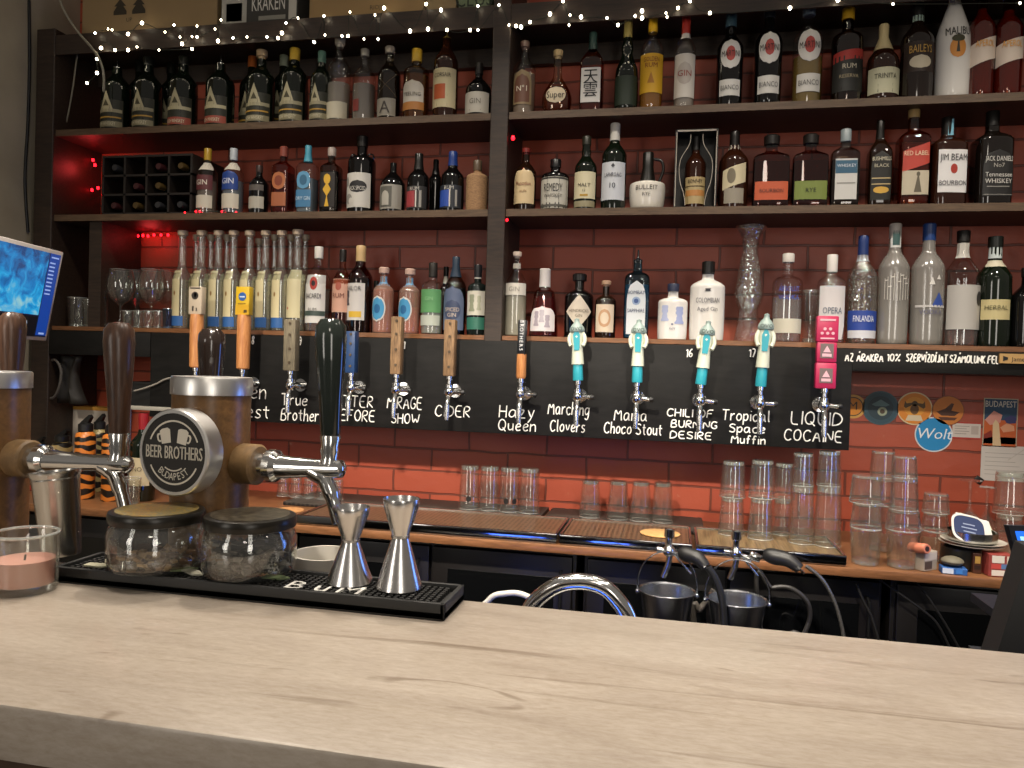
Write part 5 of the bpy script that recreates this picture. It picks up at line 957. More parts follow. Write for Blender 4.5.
def sheet(name, label, x0, y0, x1, y1, base, draw=None, cat='poster', rz=0):
    a = at(x0, y1, YS); b = at(x1, y0, YS); w_ = b.x-a.x; h_ = b.z-a.z
    mb = MB().box((0, -.0006, 0), (w_, 0, h_), mat(base, .55))
    def rect(u0, u1, v0, v1, c, k=1): mb.add([(u0*w_, -.0006-.0002*k, v0*h_), (u1*w_, -.0006-.0002*k, v0*h_), (u1*w_, -.0006-.0002*k, v1*h_), (u0*w_, -.0006-.0002*k, v1*h_)], [(0, 1, 2, 3)], mat(c, .6))
    def poly(pts, c, k=2): mb.add([(u*w_, -.0006-.0002*k, v*h_) for u, v in pts], [tuple(range(len(pts)))], mat(c, .6))
    def txt(t, u, v, h, c, k=3, mx=9):
        vs, fs, tw = text_geo(t); kk = h*h_; kx = min(kk, mx*w_/tw); mb.add([(u*w_+vx*kx, -.0006-.0002*k, v*h_+vy*kk) for vx, vy in vs], fs, mat(c, .6))
    if draw: draw(rect, poly, txt)
    return tag(mb.build(name, None, a, (0, rz, 0), smooth=0), label, cat)
def d_ticket(rect, poly, txt):
    rect(0, 1, 0, .10, '#b03a30'); rect(0, 1, .93, 1, '#b03a30')
    for i in range(4): rect(.08, .5+.1*(i % 2), .30+.15*i, .33+.15*i, '#8a8078')
    rect(.66, .92, .3, .8, '#b8aca4')
def d_poster(rect, poly, txt):
    rect(.03, .97, .55, .98, '#2c4a66'); rect(.03, .97, .02, .55, '#c8602c'); txt('BUDAPEST', .5, .82, .13, '#d8d4c8', 3, .9)
    poly([(.05, .55), (.3, .74), (.55, .66), (.5, .5), (.2, .44)], '#d89a8c'); poly([(.6, .58), (.8, .66), (.95, .62), (.95, .5), (.7, .48)], '#3a3a6a'); poly([(.3, .02), (.55, .02), (.46, .48), (.36, .56), (.28, .46)], '#e0c49a', 4)
    poly([(.5, .4), (.7, .5), (.9, .44), (.92, .34), (.6, .3)], '#e0a07a'); rect(.03, .97, .06, .2, '#b08a4a'); poly([(.03, .24), (.25, .34), (.3, .2), (.03, .16)], '#8a2c1c')
def d_note(rect, poly, txt):
    for i in range(6): rect(.08, .62+.09*((i*3) % 4), .18+.12*i, .19+.12*i, '#8f8a84')
    poly([(.55, .6), (.9, .95), (.91, .94), (.56, .59)], '#b8b2aa')
sheet('ticket', 'small white ticket with red edges beside the blue round sticker', 952, 423, 981, 438.5, '#cfc6be', d_ticket, 'ticket')
sheet('poster', 'city travel postcard poster with a skyline on orange and navy', 982, 399, 1018.5, 446, '#b8ac94', d_poster, 'poster')
sheet('note_paper', 'white note paper stuck on the brick under the city poster', 980, 447, 1030, 480, '#cfcac4', d_note, 'paper')
o = MB().box((-.012, -.004, -.010), (.012, 0, .010), M_BLACK, bev=.002).build('black_clip', None, at(978.5, 480, YS), (0, .6, 0)); tag(o, 'small black clip on the corner of the white note paper', 'clip')

# ------------------------------------------------------------------ beer columns on the bar
def ctr(px, py, Y): return at(px, py, Y)
ZL = .985
def column(px, ytop, Y, label, r):
    c = at(px, ytop, Y); o = thing('beer_column', label, 'beer column', (c.x, Y, ZL+.0004), group='beer columns on the bar'); H = c.z-ZL
    MB().lathe([(.0001, 0), (r*1.35, 0), (r*1.35, .006), (r*1.05, .012), (.0001, .012)], M_STEEL, 40).build('base_flange', o)
    MB().lathe([(r*.98, .010), (r*.98, H-.022)], M_COPPER, 48).build('brown_sleeve', o)
    MB().lathe([(r*.98, H-.024), (r*1.02, H-.0235), (r*1.02, H-.003), (r*.99, H), (r*.93, H), (.0001, H-.002)], mat('#dcdad6', .34, 1.0, name='satin_aluminium'), 48).build('collar', o)
    return o, H
def faucet(parent, r, z, px, ptop, dy, grip):
    """a side faucet on the column at height z looking along ang; parts hang under one child"""
    tp = at(px, ptop, parent.location.y+dy); dx = tp.x-parent.location.x; xs = math.hypot(dx, dy); ang = math.atan2(dy, dx); hl = tp.z-(ZL+z+.044); xe = xs+.012
    f = bpy.data.objects.new('faucet', None); COL.objects.link(f); f.parent = parent; f.location = (0, 0, z); f.rotation_euler = (0, 0, ang)
    MB().turn((r*.9, 0, 0), (r+.024, 0, 0), [(.0001, 0), (.026, 0), (.027, .05), (.027, .92), (.024, 1), (.0001, 1)], wood('turned_wood', '#5f4a30', '#826643', (9, 9, 9), .5, .15)).build('wood_collar', f)
    x0 = r+.022
    mb = MB().turn((x0, 0, 0), (x0+.016, 0, 0), [(.0165, 0), (.0165, 1)], M_CHROME).turn((x0+.015, 0, 0), (x0+.034, 0, 0), [(.0001, 0), (.020, .02), (.0215, .1), (.0215, .62), (.0165, .9), (.0001, 1)], M_CHROME)
    mb.turn((x0+.03, 0, -.001), (xe+.010, 0, .002), [(.0001, 0), (.0155, .02), (.013, .35), (.0115, .6), (.0125, .8), (.0115, .96), (.006, 1), (.0001, 1)], M_CHROME)
    mb.build('chrome_body', f)
    MB().tube(spline([(xs-.024, 0, -.002), (xs-.006, 0, -.012), (xs+.006, 0, -.036), (xs+.016, 0, -.068)]), [.012]*6+[.0105]*6+[.009]*7, M_CHROME, 16).build('spout', f)
    MB().turn((xs, 0, .006), (xs+.001, 0, .046), [(.0001, 0), (.0135, .02), (.0105, .25), (.0125, .45), (.0115, .6), (.0135, .9), (.012, 1), (.0001, 1)], M_CHROME).build('lever_collar', f)
    MB().turn((xs+.001, 0, .044), (xs-.003, 0, .044+hl), [(.0001, 0), (.0125, 0), (.013, .02), (.0148, .3), (.0185, .62), (.0202, .82), (.019, .93), (.013, .985), (.0001, 1)], grip, 32).build('lever', f)
    return f
Y_C = .93
r2 = 38*depth(at(212, 450, Y_C))/F_PX
c2, H2 = column(212.5, 377, Y_C, 'brown beer column with a round black emblem on its side', r2)
c1, H1 = column(-9, 371, Y_C, 'brown beer column cut by the picture edge beside the pink glass', r2)
zf = at(300, 467, Y_C).z-ZL
M_BLKGLOSS = mat('#161b18', .12, coat=.5, name='black_lacquer')
faucet(c2, r2, zf, 333, 318, -.01, M_BLKGLOSS)
faucet(c1, r2, at(80, 462, Y_C).z-ZL, 121, 322, -.01, M_WALNUT)
faucet(c2, r2, zf, 212, 328, .13, mat('#1c1512', .15, coat=.5))
faucet(c1, r2, zf, 13, 312, .13, M_WALNUT)
# emblem disc
cm = at(173, 453, Y_C-r2-.032); em = MB(); axis = Vector((cm.x-c2.location.x, cm.y-Y_C, 0)).normalized()
ang = math.atan2(axis.y, axis.x)+PI/2+.20
RM = 44*depth(cm)/F_PX
ob = bpy.data.objects.new('emblem', None); COL.objects.link(ob); ob.parent = c2
ob.location = (cm.x-c2.location.x, cm.y-Y_C, cm.z-ZL); ob.rotation_euler = (0, 0, -.13)
RX = Matrix.Rotation(PI/2, 4, 'X')
MB().lathe([(.0001, -.028), (RM*.97, -.028), (RM, -.026), (RM, -.002), (RM*.97, 0), (RM*.90, 0), (RM*.90, -.002)], mat('#dcdad6', .34, 1.0), 56, RX).build('steel_rim', ob)
em.lathe([(RM*.905, -.004), (RM*.905, -.0012), (.0001, -.0012)], mat('#14120f', .5), 56, RX)
yy = -.0002; PR = mat('#d0cabc', .5)
def arcband(r0, r1, a0, a1, n=28):
    vs = []; fs = []
    for i in range(n+1):
        t = math.radians(a0+(a1-a0)*i/n); vs += [(r0*RM*math.cos(t), yy+.0005, r0*RM*math.sin(t)), (r1*RM*math.cos(t), yy+.0005, r1*RM*math.sin(t))]
    for i in range(n): fs.append((2*i, 2*i+1, 2*i+3, 2*i+2))
    em.add(vs, fs, PR)
yy = .0002
arcband(.70, .74, 22, 158); arcband(.70, .74, 206, 334); arcband(.40, .43, 235, 305)
def etext(t, h, z, mx):
    vs, fs, tw = text_geo(t); kx = mx/tw; em.add([(vx*kx, yy+.0008, z+vy*h) for vx, vy in vs], fs, PR); em.add([(vx*kx+.0006, yy+.0008, z+vy*h) for vx, vy in vs], fs, PR)
etext('BEER BROTHERS', RM*.30, -RM*.14, RM*1.60)
for i, ch in enumerate('BUDAPEST'):
    t = math.radians(-90-40+80*i/7); vs, fs, tw = text_geo(ch); k = RM*.17; a_ = t+PI/2
    em.add([(RM*.63*math.cos(t)+k*(vx*.8*math.cos(a_)-vy*math.sin(a_)), yy+.0008, RM*.63*math.sin(t)+k*(vx*.8*math.sin(a_)+vy*math.cos(a_))) for vx, vy in vs], fs, PR)
for s in (-1, 1):
    mug = [(-.13, -.16), (.13, -.16), (.15, .14), (.08, .19), (-.08, .18), (-.15, .14)]; rt = s*-.18
    tr = lambda x, z: (RM*(s*.24+x*math.cos(rt)-z*math.sin(rt)), yy+.0008, RM*(.36+x*math.sin(rt)+z*math.cos(rt)))
    em.add([tr(x, z) for x, z in mug], [tuple(range(6))], PR)
    hd = [(s*.14, .10), (s*.22, .09), (s*.25, .04), (s*.24, -.06), (s*.20, -.11), (s*.14, -.11), (s*.14, -.07), (s*.18, -.07), (s*.20, -.04), (s*.20, .03), (s*.18, .05), (s*.14, .06)]
    em.add([tr(x, z) for x, z in hd], [tuple(range(12))], PR)
em.build('printed_face', ob, smooth=0)

# steel shaker cup leaning by the column
p = atz(58, 566, ZB+.012); p.y = .845
p = Vector((at(62, 560, .845).x, .845, ZB+.0125))
o = thing('shaker_cup', 'dented steel shaker cup standing in front of the cut-off beer column', 'shaker cup', p, rot=(0, -.12, 0))
Hs = at(52, 470, .845).z-p.z; Rs = 22.5*depth(p)/F_PX
MB().lathe([(.0001, .002), (Rs*.74, .002), (Rs*.78, .006), (Rs*.97, Hs*.93), (Rs*1.04, Hs*.96), (Rs*1.05, Hs), (Rs*.97, Hs), (Rs*.74, .01), (.0001, .009)], M_STEEL, 40).build('cup', o)
MB().lathe([(Rs*.96, Hs*.90), (Rs*.985, Hs*.905), (Rs*.985, Hs*.915), (Rs*.96, Hs*.92)], M_STEEL, 40).build('bead', o)

# bar rail mat
ma = atz(445, 621, ZB); x1 = ma.x; x0 = atz(52, 584, ZB).x-.006
mp = thing('bar_mat', 'long black rubber bar mat with white raised letters along the rear edge of the bar', 'bar mat', ((x0+x1)/2, .822, ZB+.0003)); wm_ = (x1-x0)/2; dm = .040
mb = MB().box((-wm_, -dm, 0), (wm_, dm, .010), M_RUBBER, bev=.002)
for a, b in (((-wm_, -dm, 0), (wm_, -dm+.006, .0185)), ((-wm_, dm-.006, 0), (wm_, dm, .0185)), ((-wm_, -dm, 0), (-wm_+.006, dm, .0185)), ((wm_-.006, -dm, 0), (wm_, dm, .0185))): mb.box(a, b, M_RUBBER, bev=.0015)
mb.build('tray', mp)
mb = MB(); n = 0; xx = -wm_+.012
while xx < wm_-.010:
    y_ = -dm+.011
    while y_ < dm-.008:
        mb.box((xx-.0022, y_-.0022, .009), (xx+.0022, y_+.0022, .0155), M_RUBBER); y_ += .0072
    xx += .0075
mb.build('nubs', mp, smooth=0)['kind'] = 'stuff'
mb = MB(); pl = atz(290, 583, ZB+.016); lx = pl.x-mp.location.x; 
for i, ch in enumerate('BuM'):
    vs, fs, tw = text_geo(ch); n = len(vs); k = .029
    for dz in (.0148, .0165): mb.add([(lx+.012+i*.033+vx*k*1.05, -.028+vy*k, dz) for vx, vy in vs], fs, M_WHITE)
mb.build('raised_letters', mp, smooth=0)

# jars
def jar(px, y0, yl, y1, wpx, Y, label, lidc, fill):
    zb = ZB+.0160; p = Vector((at(px, y1, Y).x, Y, zb)); R = wpx*depth(p)/F_PX/2; H = at(px, y0, Y).z-zb; hl = H*.16
    o = thing('glass_jar', label, 'jar', p, group='jars on the bar mat'); hb = H-hl
    MB().lathe([(.0001, 0), (R*.80, 0), (R*.93, .004), (R, hb*.22), (R, hb*.72), (R*.95, hb*.88), (R*.88, hb*.94), (R*.88, hb), (R*.86, hb), (R*.86, hb*.93), (R*.97, hb*.72), (R*.97, hb*.22), (R*.88, .007), (.0001, .005)], GW, 44).build('glass_wall', o)
    MB().lathe([(R*.90, hb-.003), (R*.97, hb-.002), (R*.985, hb+.003), (R*.985, H-.004), (R*.96, H-.001), (R*.90, H), (.0001, H-.0005)], mat('#1d1a14', .3, .3), 44).lathe([(.0001, H-.0002), (R*.84, H-.0002), (R*.84, H+.0004), (.0001, H+.0006)], lidc, 40).build('lid', o)
    random.seed(int(px)); mb = MB()
    for k in range(fill[1]):
        t = random.uniform(0, 2*PI); rr = R*.78*math.sqrt(random.random()); z = .009+random.random()*hb*fill[2]
        M = Matrix.Translation((rr*math.cos(t), rr*math.sin(t), z)) @ Matrix.Rotation(random.uniform(0, PI), 4, 'Z') @ Matrix.Rotation(random.uniform(-1, 1), 4, 'X')
        s = random.uniform(.004, .008); mb.box((-s, -s*.6, -s*.3), (s, s*.6, s*.3), mat(random.choice(fill[0]), .6), M)
    q = mb.build('contents', o, smooth=0); q['kind'] = 'stuff'; return o
def lid_mat(c1, c2, sc):
    mt, nt, b = nodes_of('worn_lid'); n = nt.nodes.new('ShaderNodeTexNoise'); n.inputs['Scale'].default_value = sc; n.inputs['Detail'].default_value = 5
    r = nt.nodes.new('ShaderNodeValToRGB'); r.color_ramp.elements[0].color = lin(c1); r.color_ramp.elements[1].color = lin(c2); r.color_ramp.elements[0].position = .42; r.color_ramp.elements[1].position = .58
    nt.links.new(n.outputs['Fac'], r.inputs[0]); nt.links.new(r.outputs[0], b.inputs['Base Color']); b.inputs['Roughness'].default_value = .3; b.inputs['Metallic'].default_value = .5; return mt
jar(156, 509, 527, 576, 92, .822, 'wide glass jar with a patterned tan lid, nearer the pink glass', lid_mat('#8f8468', '#b0964a', 28), (('#8a6a44', '#6a4a2c', '#a08058', '#4a3424'), 60, .16))
jar(249, 514, 532, 578, 91, .832, 'wide glass jar with a dark shiny lid, holding dark spice', lid_mat('#3c362c', '#5c5546', 12), (('#3a3430', '#55504a', '#6d6862', '#2a2622'), 130, .5))

# measuring cups
def jigger(px, y0, ym, y1, wt, wmid, wb, Y, label):
    p = Vector((at(px, y1, Y).x, Y, ZB+.0160)); d = depth(p)/F_PX/2; H = at(px, y0, Y).z-p.z; zm_ = at(px, ym, Y).z-p.z
    o = thing('jigger', label, 'measuring cup', p, group='steel measuring cups'); rt, rm, rb = wt*d, wmid*d, wb*d
    MB().lathe([(rb*.96, 0), (rb, .0015), (rb*.98, .004), (rm, zm_-.003), (rm*.94, zm_), (rm, zm_+.003), (rt*.93, H*.90), (rt, H-.001), (rt*.985, H), (rt*.9, H*.93), (rm*.8, zm_+.006), (.0001, zm_+.006)], mat('#d4d2cf', .24, 1.0, name='polished_steel'), 48).build('double_cone', o)
    MB().lathe([(rm*.93, zm_-.0022), (rm*1.04, zm_-.001), (rm*1.04, zm_+.001), (rm*.93, zm_+.0022)], M_STEEL, 40).build('waist_ring', o)
jigger(349.5, 506.5, 540, 583, 37, 18, 46, .838, 'shorter steel double measuring cup, beside the raised letters')
jigger(399, 498, 536, 589.5, 37, 18, 46, .834, 'taller steel double measuring cup at the free end of the bar mat')
# scraps on the mat
for i, (px, py, c, lb, rz) in enumerate(((98, 566, '#b8b49a', 'folded pale paper scrap on the bar mat before the tan-lidded jar', .3), (184, 570, '#8f9a6c', 'limp green herb sprig lying between the two jars', .7), (193, 573, '#c0bca8', 'crumpled white paper scrap between the two jars', -.3), (276, 578, '#7c8a64', 'green leaf bit at the foot of the dark-lidded jar', .2))):
    p = atz(px, py, ZB+.0165); p.y = min(p.y, .846)
    o = MB().prism([(-.016, -.004), (.006, -.006), (.016, .001), (.004, .006), (-.012, .005)], .002, mat(c, .8)).build('paper_scrap' if i != 1 and i != 3 else 'herb_sprig', None, p, (.1, .05, rz), smooth=0); tag(o, lb, 'scrap')

# glass with pink filling
p = atz(24, 590, ZB); R = 31*depth(p)/F_PX; H = at(24, 533, p.y).z-ZB
o = thing('candle_glass', 'short clear glass half filled with pink wax, standing at the bar end', 'glass', (p.x, p.y, ZB+.0004))
MB().lathe([(.0001, 0), (R*.90, 0), (R*.95, .004), (R, H), (R-.002, H+.0003), (R-.0035, H-.002), (R*.93-.002, .008), (.0001, .007)], GW, 44, flute=(24, .006)).build('glass_wall', o)
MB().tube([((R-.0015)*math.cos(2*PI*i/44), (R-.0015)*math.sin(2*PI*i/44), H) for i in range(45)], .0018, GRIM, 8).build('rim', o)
MB().lathe([(.0001, .0075), (R*.92-.0025, .0085), (R*.96-.003, H*.55), (R*.7, H*.53), (.0001, H*.52)], mat('#c98f80', .55), 44).build('pink_wax', o)
MB().tube([(0, 0, H*.52), (.001, 0, H*.62)], .0012, M_BLACK).build('wick', o)

# white dish behind the mat
p = at(318, 556, .93)
o = thing('white_dish', 'white rounded plastic dish standing behind the bar mat under the beer spout', 'dish', (p.x, .95, ZL+.0004)); hd_ = at(318, 552.5, .95).z-ZL
MB().lathe([(.0001, 0), (.028, 0), (.034, .006), (.042, hd_-.004), (.043, hd_), (.040, hd_), (.032, .01), (.0001, .006)], mat('#c9c4ba', .35), 36).build('bowl', o)
MB().box((-.02, -.0415, hd_*.30), (.02, -.036, hd_*.72), M_WHITE, bev=.002).build('white_tag', o)

# ------------------------------------------------------------------ aisle: sink faucet, hoses, buckets
YSK = 1.16
pts = [at(x, y, YSK) for x, y in ((519, 655), (524, 625), (534, 603), (556, 586), (580, 581.5), (603, 587), (619, 602), (628, 618), (632, 640))]
base = thing('sink_faucet', 'big curved chrome sink faucet rising behind the bar', 'faucet', (pts[0].x, YSK, .64))
R_ = 8.3*depth(pts[3])/F_PX
child(MB().tube(spline([Vector((pts[0].x, YSK, .64))]+pts, 8), R_, M_CHROME, 24), 'spout_tube', base)
child(MB().lathe([(.0001, 0), (.032, 0), (.032, .008), (.022, .014), (.020, .05), (.0001, .05)], M_CHROME, 30, Matrix.Translation((pts[0].x, YSK, .64))), 'base_collar', base)
child(MB().tube([(pts[0].x, YSK+.02, .68), (pts[0].x, YSK+.06, .69)], .005, M_CHROME), 'lever', base)
sk = MB().box((-.9, 1.09, .60), (.9, 1.5, .64), M_STEEL, bev=.004).build('sink_bench'); tag(sk, 'steel sink bench running behind the bar', 'sink bench')
def hose(label, pts, r, mt, cat='hose', name='hose', ends=None):
    o = MB().tube(spline(pts, 8), r, mt, 12).build(name); tag(o, label, cat); return o
hose('thin pale hose arching just above the bar edge by the mat', [Vector((-.20, 1.36, .642))]+[at(x, y, 1.35) for x, y in ((470, 640), (488, 601), (506, 593.5), (524, 595), (536, 606), (540, 640))]+[Vector((-.06, 1.36, .642))], .0052, mat('#b8b4aa', .4))
hose('dark hose looping beside the second bucket', [Vector((.36, 2.06, .006))]+[at(x, y, 2.06) for x, y in ((757, 597), (772, 588), (790, 588), (806, 600), (810, 616), (804, 634), (790, 660))]+[Vector((.45, 2.06, .006))], .006, mat('#2c2a28', .4))
hose('spiral steel shower hose hanging from the second black grip', [at(x, y, 1.98) for x, y in ((806, 566), (820, 577), (830, 592), (838, 612), (844, 640), (846, 680))]+[Vector((.47, 1.98, .006))], .0045, perforated('steel_braid', '#2c2a28', '#8a8780', 260, .8, .3))
hose('thick black hose dropping from the first black grip', [at(x, y, 1.86) for x, y in ((708, 567), (716, 580), (722, 600), (724, 630), (722, 680))]+[Vector((.23, 1.86, .010))], .0085, M_BLACK)
hose('grey hose curling up between the two buckets', [Vector((.16, 2.02, .010))]+[at(x, y, 2.02) for x, y in ((694, 630), (700, 610), (708, 600), (714, 590))], .008, mat('#55504a', .4))
for lb, pp in (('thin pale cable hanging under the worktop below the rib glasses', ((856, 583), (863, 600), (872, 618), (880, 645))), ('loose dark cable under the worktop close to the laptop', ((880, 580), (925, 612), (940, 628), (955, 660))), ('faint straight cable crossing the dark cooler below the saucers', ((915, 580), (930, 600), (946, 625), (960, 650)))):
    hose(lb, [at(x, y, 2.10) for x, y in pp], .003, mat('#1c1a18', .6), 'cable', 'cable')
def bucket(pxc, yr, wr, yb, wb, Y, label, baily, bx):
    c = at(pxc, yr, Y); R = wr*depth(c)/F_PX/2; H = .125
    o = thing('steel_bucket', label, 'bucket', (c.x, Y, c.z-H), group='steel buckets hanging by the worktop')
    st_ = mat('#b9bcc2', .22, 1.0, name='bucket_steel')
    MB().lathe([(.0001, 0), (R*.70, 0), (R*.72, .003), (R*.97, H-.006), (R*1.03, H-.005), (R*1.04, H-.001), (R*1.02, H), (R*.96, H-.003), (R*.70, .006), (.0001, .005)], st_, 48).build('pail', o)
    for s in (-1, 1): MB().sphere((s*R*1.06, 0, H-.010), .0058, st_, 8).build('handle_lug', o)
    top = at(bx, baily, Y)-Vector((c.x, Y, c.z-H)); t = [(R*1.08*math.cos(PI-PI*i/12), 0, H-.010+(top.z-H+.010)*math.sin(PI*i/12)**.8 if 0 < i < 12 else H-.010) for i in range(13)]
    MB().tube(spline([(x, -.006*math.sin(PI*i/12), z) for i, (x, y, z) in enumerate(t)], 3), .0017, st_, 8).build('bail_handle', o)
    return o
YBK = 1.93
bucket(667, 589.5, 55, 0, 0, YBK, 'steel bucket hanging under the first hand shower', 551, 667)
bucket(737, 598, 58, 0, 0, YBK, 'steel bucket hanging under the second hand shower', 559, 737)
def rinser(px, py, label, gx0, gx1, gy):
    Yr = 1.936; c = at(px, py, Yr); o = thing('hand_shower', label, 'hand shower', c, group='hand showers over the buckets')
    q = lambda x, y, Y=Yr: at(x, y, Y)-c
    MB().turn(q(px-1, py+2), q(px+1, py-23), [(.0001, 0), (.010, .02), (.012, .15), (.008, .3), (.0085, .6), (.013, .66), (.0125, .95), (.0001, 1)], M_CHROME).sphere((0, 0, 0), .015, M_CHROME).build('valve_body', o)
    MB().tube([q(px-12, py-2), q(px, py), q(px+16, py+7)], .0065, M_CHROME).turn(q(px+14, py+2), q(px+24, py+6), [(.0001, 0), (.010, 0), (.011, .5), (.009, 1), (.0001, 1)], M_CHROME).build('cross_pipe', o)
    MB().tube([q(px+1, py+4), q(px-1, py+14), q(px-6, py+26)], .0075, M_STEEL).build('nozzle', o)
    MB().tube([q(px+6, py+4), q(px+22, py+23)], .0024, M_CHROME).build('lever', o)
    MB().tube(spline([q(gx0, gy, 1.90), q((gx0*2+gx1)/3, gy+3, 1.89), q((gx0+gx1*2)/3, gy+6, 1.88), q(gx1, gy+15, 1.87)], 5), [.011, .014, .0165, .018, .0185, .0185, .0185, .018, .018, .0175, .017, .016, .015, .014, .013, .012], M_BLACK, 18).build('grip', o)
    MB().lathe([(.0125, -.003), (.015, -.002), (.015, .002), (.0125, .003)], M_CHROME, 20, Matrix.Translation(q(gx1, gy+15, 1.87)) @ Matrix.Rotation(.8, 4, 'Y')).build('ring', o)
rinser(669, 551, 'chrome hand shower with a black grip above the first steel bucket', 680, 706, 552)
rinser(736, 553, 'chrome hand shower with a black grip above the second steel bucket', 764, 800, 554)

# ------------------------------------------------------------------ screen, laptop
prt = at(62, 252, 1.9); prb = at(46.5, 341, 1.9); h0 = atz(0, 236, prt.z); hv = (h0-prt); hv.z = 0; hv.normalize()
vv = (prb-prt); hh_ = vv.length; nrm = hv.cross(vv).normalized(); vv = (vv-hv*vv.dot(hv)).normalized()
if nrm.dot(CAM-prt) < 0: nrm = -nrm
ex = -hv; ez = -vv; ey = ez.cross(ex)         # ex towards the free edge, ez up, ey away from the viewer side
wS = .40
Mm = Matrix((ex, ey, ez)).transposed().to_4x4(); Mm.translation = prb-ex*wS/2
mo = thing('monitor', 'computer monitor with a white frame showing a bright blue underwater picture', 'monitor', (0, 0, 0)); mo.matrix_world = Mm
sgn = -1 if (-ey).dot(CAM-prb) > 0 else 1
fr = MB(); t = .011
fr.box((-wS/2, min(0, .03*-sgn), 0), (wS/2, max(0, .03*-sgn), hh_), mat('#c9c2bc', .4), bev=.003); fr.build('frame', mo)
def screen_mat(name, e):
    mt, nt, b = nodes_of(name); N = nt.nodes.new; Lk = nt.links.new
    tc = N('ShaderNodeTexCoord'); n = N('ShaderNodeTexNoise'); n.inputs['Scale'].default_value = 26; n.inputs['Detail'].default_value = 8; n.inputs['Distortion'].default_value = .8; Lk(tc.outputs['Object'], n.inputs[0])
    sp = N('ShaderNodeSeparateXYZ'); Lk(tc.outputs['Object'], sp.inputs[0])
    mr = N('ShaderNodeMapRange'); mr.inputs['From Min'].default_value = .06; mr.inputs['From Max'].default_value = hh_; mr.inputs['To Min'].default_value = .16; mr.inputs['To Max'].default_value = -.16; Lk(sp.outputs[2], mr.inputs[0])
    ad = N('ShaderNodeMath'); ad.operation = 'ADD'; Lk(n.outputs['Fac'], ad.inputs[0]); Lk(mr.outputs[0], ad.inputs[1])
    r = N('ShaderNodeValToRGB'); el = r.color_ramp.elements
    for _ in range(2): el.new(.5)
    for e_, (p_, c_) in zip(el, ((.28, '#0a3f78'), (.45, '#0a74b8'), (.60, '#1f9ed6'), (.78, '#8fc4cc'))): e_.position = p_; e_.color = lin(c_)
    Lk(ad.outputs[0], r.inputs[0]); Lk(r.outputs[0], b.inputs['Emission Color']); b.inputs['Emission Strength'].default_value = e; b.inputs['Base Color'].default_value = (.01, .01, .01, 1); b.inputs['Roughness'].default_value = .2
    return mt
ys = .001*sgn
def sbox(mb, x0, x1, z0, z1, mt, k): y_ = sgn*(.0006+.0004*k); mb.box((x0, min(y_, 0), z0), (x1, max(y_, 0), z1), mt)
sc_ = MB(); sbox(sc_, -wS/2+t, wS/2-t, t, hh_-t, mat('#0a1636', .3, emit=.6), 0)
sbox(sc_, -wS/2+t, wS/2-.062, .072, hh_-t, screen_mat('underwater_picture', 1.0), 1)
sbox(sc_, wS/2-.058, wS/2-t, t+.004, hh_-t, mat('#123a8c', .3, emit=.8), 1)
sbox(sc_, -wS/2+t, wS/2-.062, t, .068, mat('#080c14', .3, emit=.5), 1)
for k in range(9): sbox(sc_, wS/2-.054, wS/2-.030, hh_-.040-.011*k, hh_-.036-.011*k, mat('#8aa0d0', .3, emit=.8), 2)
sbox(sc_, wS/2-.052, wS/2-.018, hh_-.024, hh_-.020, mat('#8aa0d0', .3, emit=.8), 2); sbox(sc_, wS/2-.045, wS/2-.022, .018, .023, mat('#8aa0d0', .3, emit=.8), 2)
sc_.lathe([(.0001, 0), (.012, 0), (.012, .0004)], mat('#b8d0e8', .3, emit=.9), 20, Matrix.Translation((wS/2-.118, sgn*.0016, .046)) @ Matrix.Rotation(PI/2*-sgn, 4, 'X'))
sc_.build('screen', mo, smooth=0)
bx = MB().tube([(0, .028*-sgn, hh_*.5), (0, .12*-sgn, hh_*.45)], .02, M_BLACK); bx.box((-.04, min(.10*-sgn, .13*-sgn), hh_*.2), (.04, max(.10*-sgn, .13*-sgn), hh_*.7), M_BLACK); bx.build('wall_arm', mo)

# laptop at the far end, seen from behind its dark lid
YP = 1.2
P = [at(x, y, YP) for x, y in ((997, 654), (1030, 548), (1075, 548), (1075, 700), (982, 700))]
lo = thing('card_terminal', 'dark wedge-shaped till stand at the far end behind the bar', 'till', (P[0].x, YP, .985))
def wedge(name, pts, d, mt):
    n = len(pts); mb = MB(); mb.add([p for p in pts]+[Vector((p.x, p.y+d, p.z)) for p in pts], [tuple(range(n)), tuple(reversed(range(n, 2*n)))]+[(i, i+n, (i+1) % n+n, (i+1) % n) for i in range(n)], mt); return mb
child(wedge('housing', P, .05, mat('#0d0d0d', .55)), 'housing', lo, smooth=0)
child(MB().box((P[0].x+.012, YP-.02, .955), (P[3].x+.05, YP+.14, P[4].z+.002), mat('#0d0d0d', .55)), 'foot', lo, smooth=0)
YQ = 1.36
tl, bl = at(1008.5, 525.5, YQ), at(1018, 560, YQ); ex_ = Vector((1, .25, 0)).normalized()*.22
tb = thing('laptop', 'laptop with a lit blue screen standing beyond the dark till stand', 'laptop', (tl.x, YQ, .985))
dv = (bl-tl)*2.6
nl = dv.cross(ex_).normalized()
if nl.dot(CAM-tl) < 0: nl = -nl
pt = lambda u, v, k=0: tl+ex_*u+dv*v+nl*k
mb = MB(); mb.add([pt(u, v, k) for k in (0, -.012) for u, v in ((0, 0), (1, 0), (1, 1), (0, 1))], [(0, 1, 2, 3), (7, 6, 5, 4), (0, 4, 5, 1), (1, 5, 6, 2), (2, 6, 7, 3), (3, 7, 4, 0)], mat('#10131a', .4)); child(mb, 'lid', tb, smooth=0)
mb = MB()
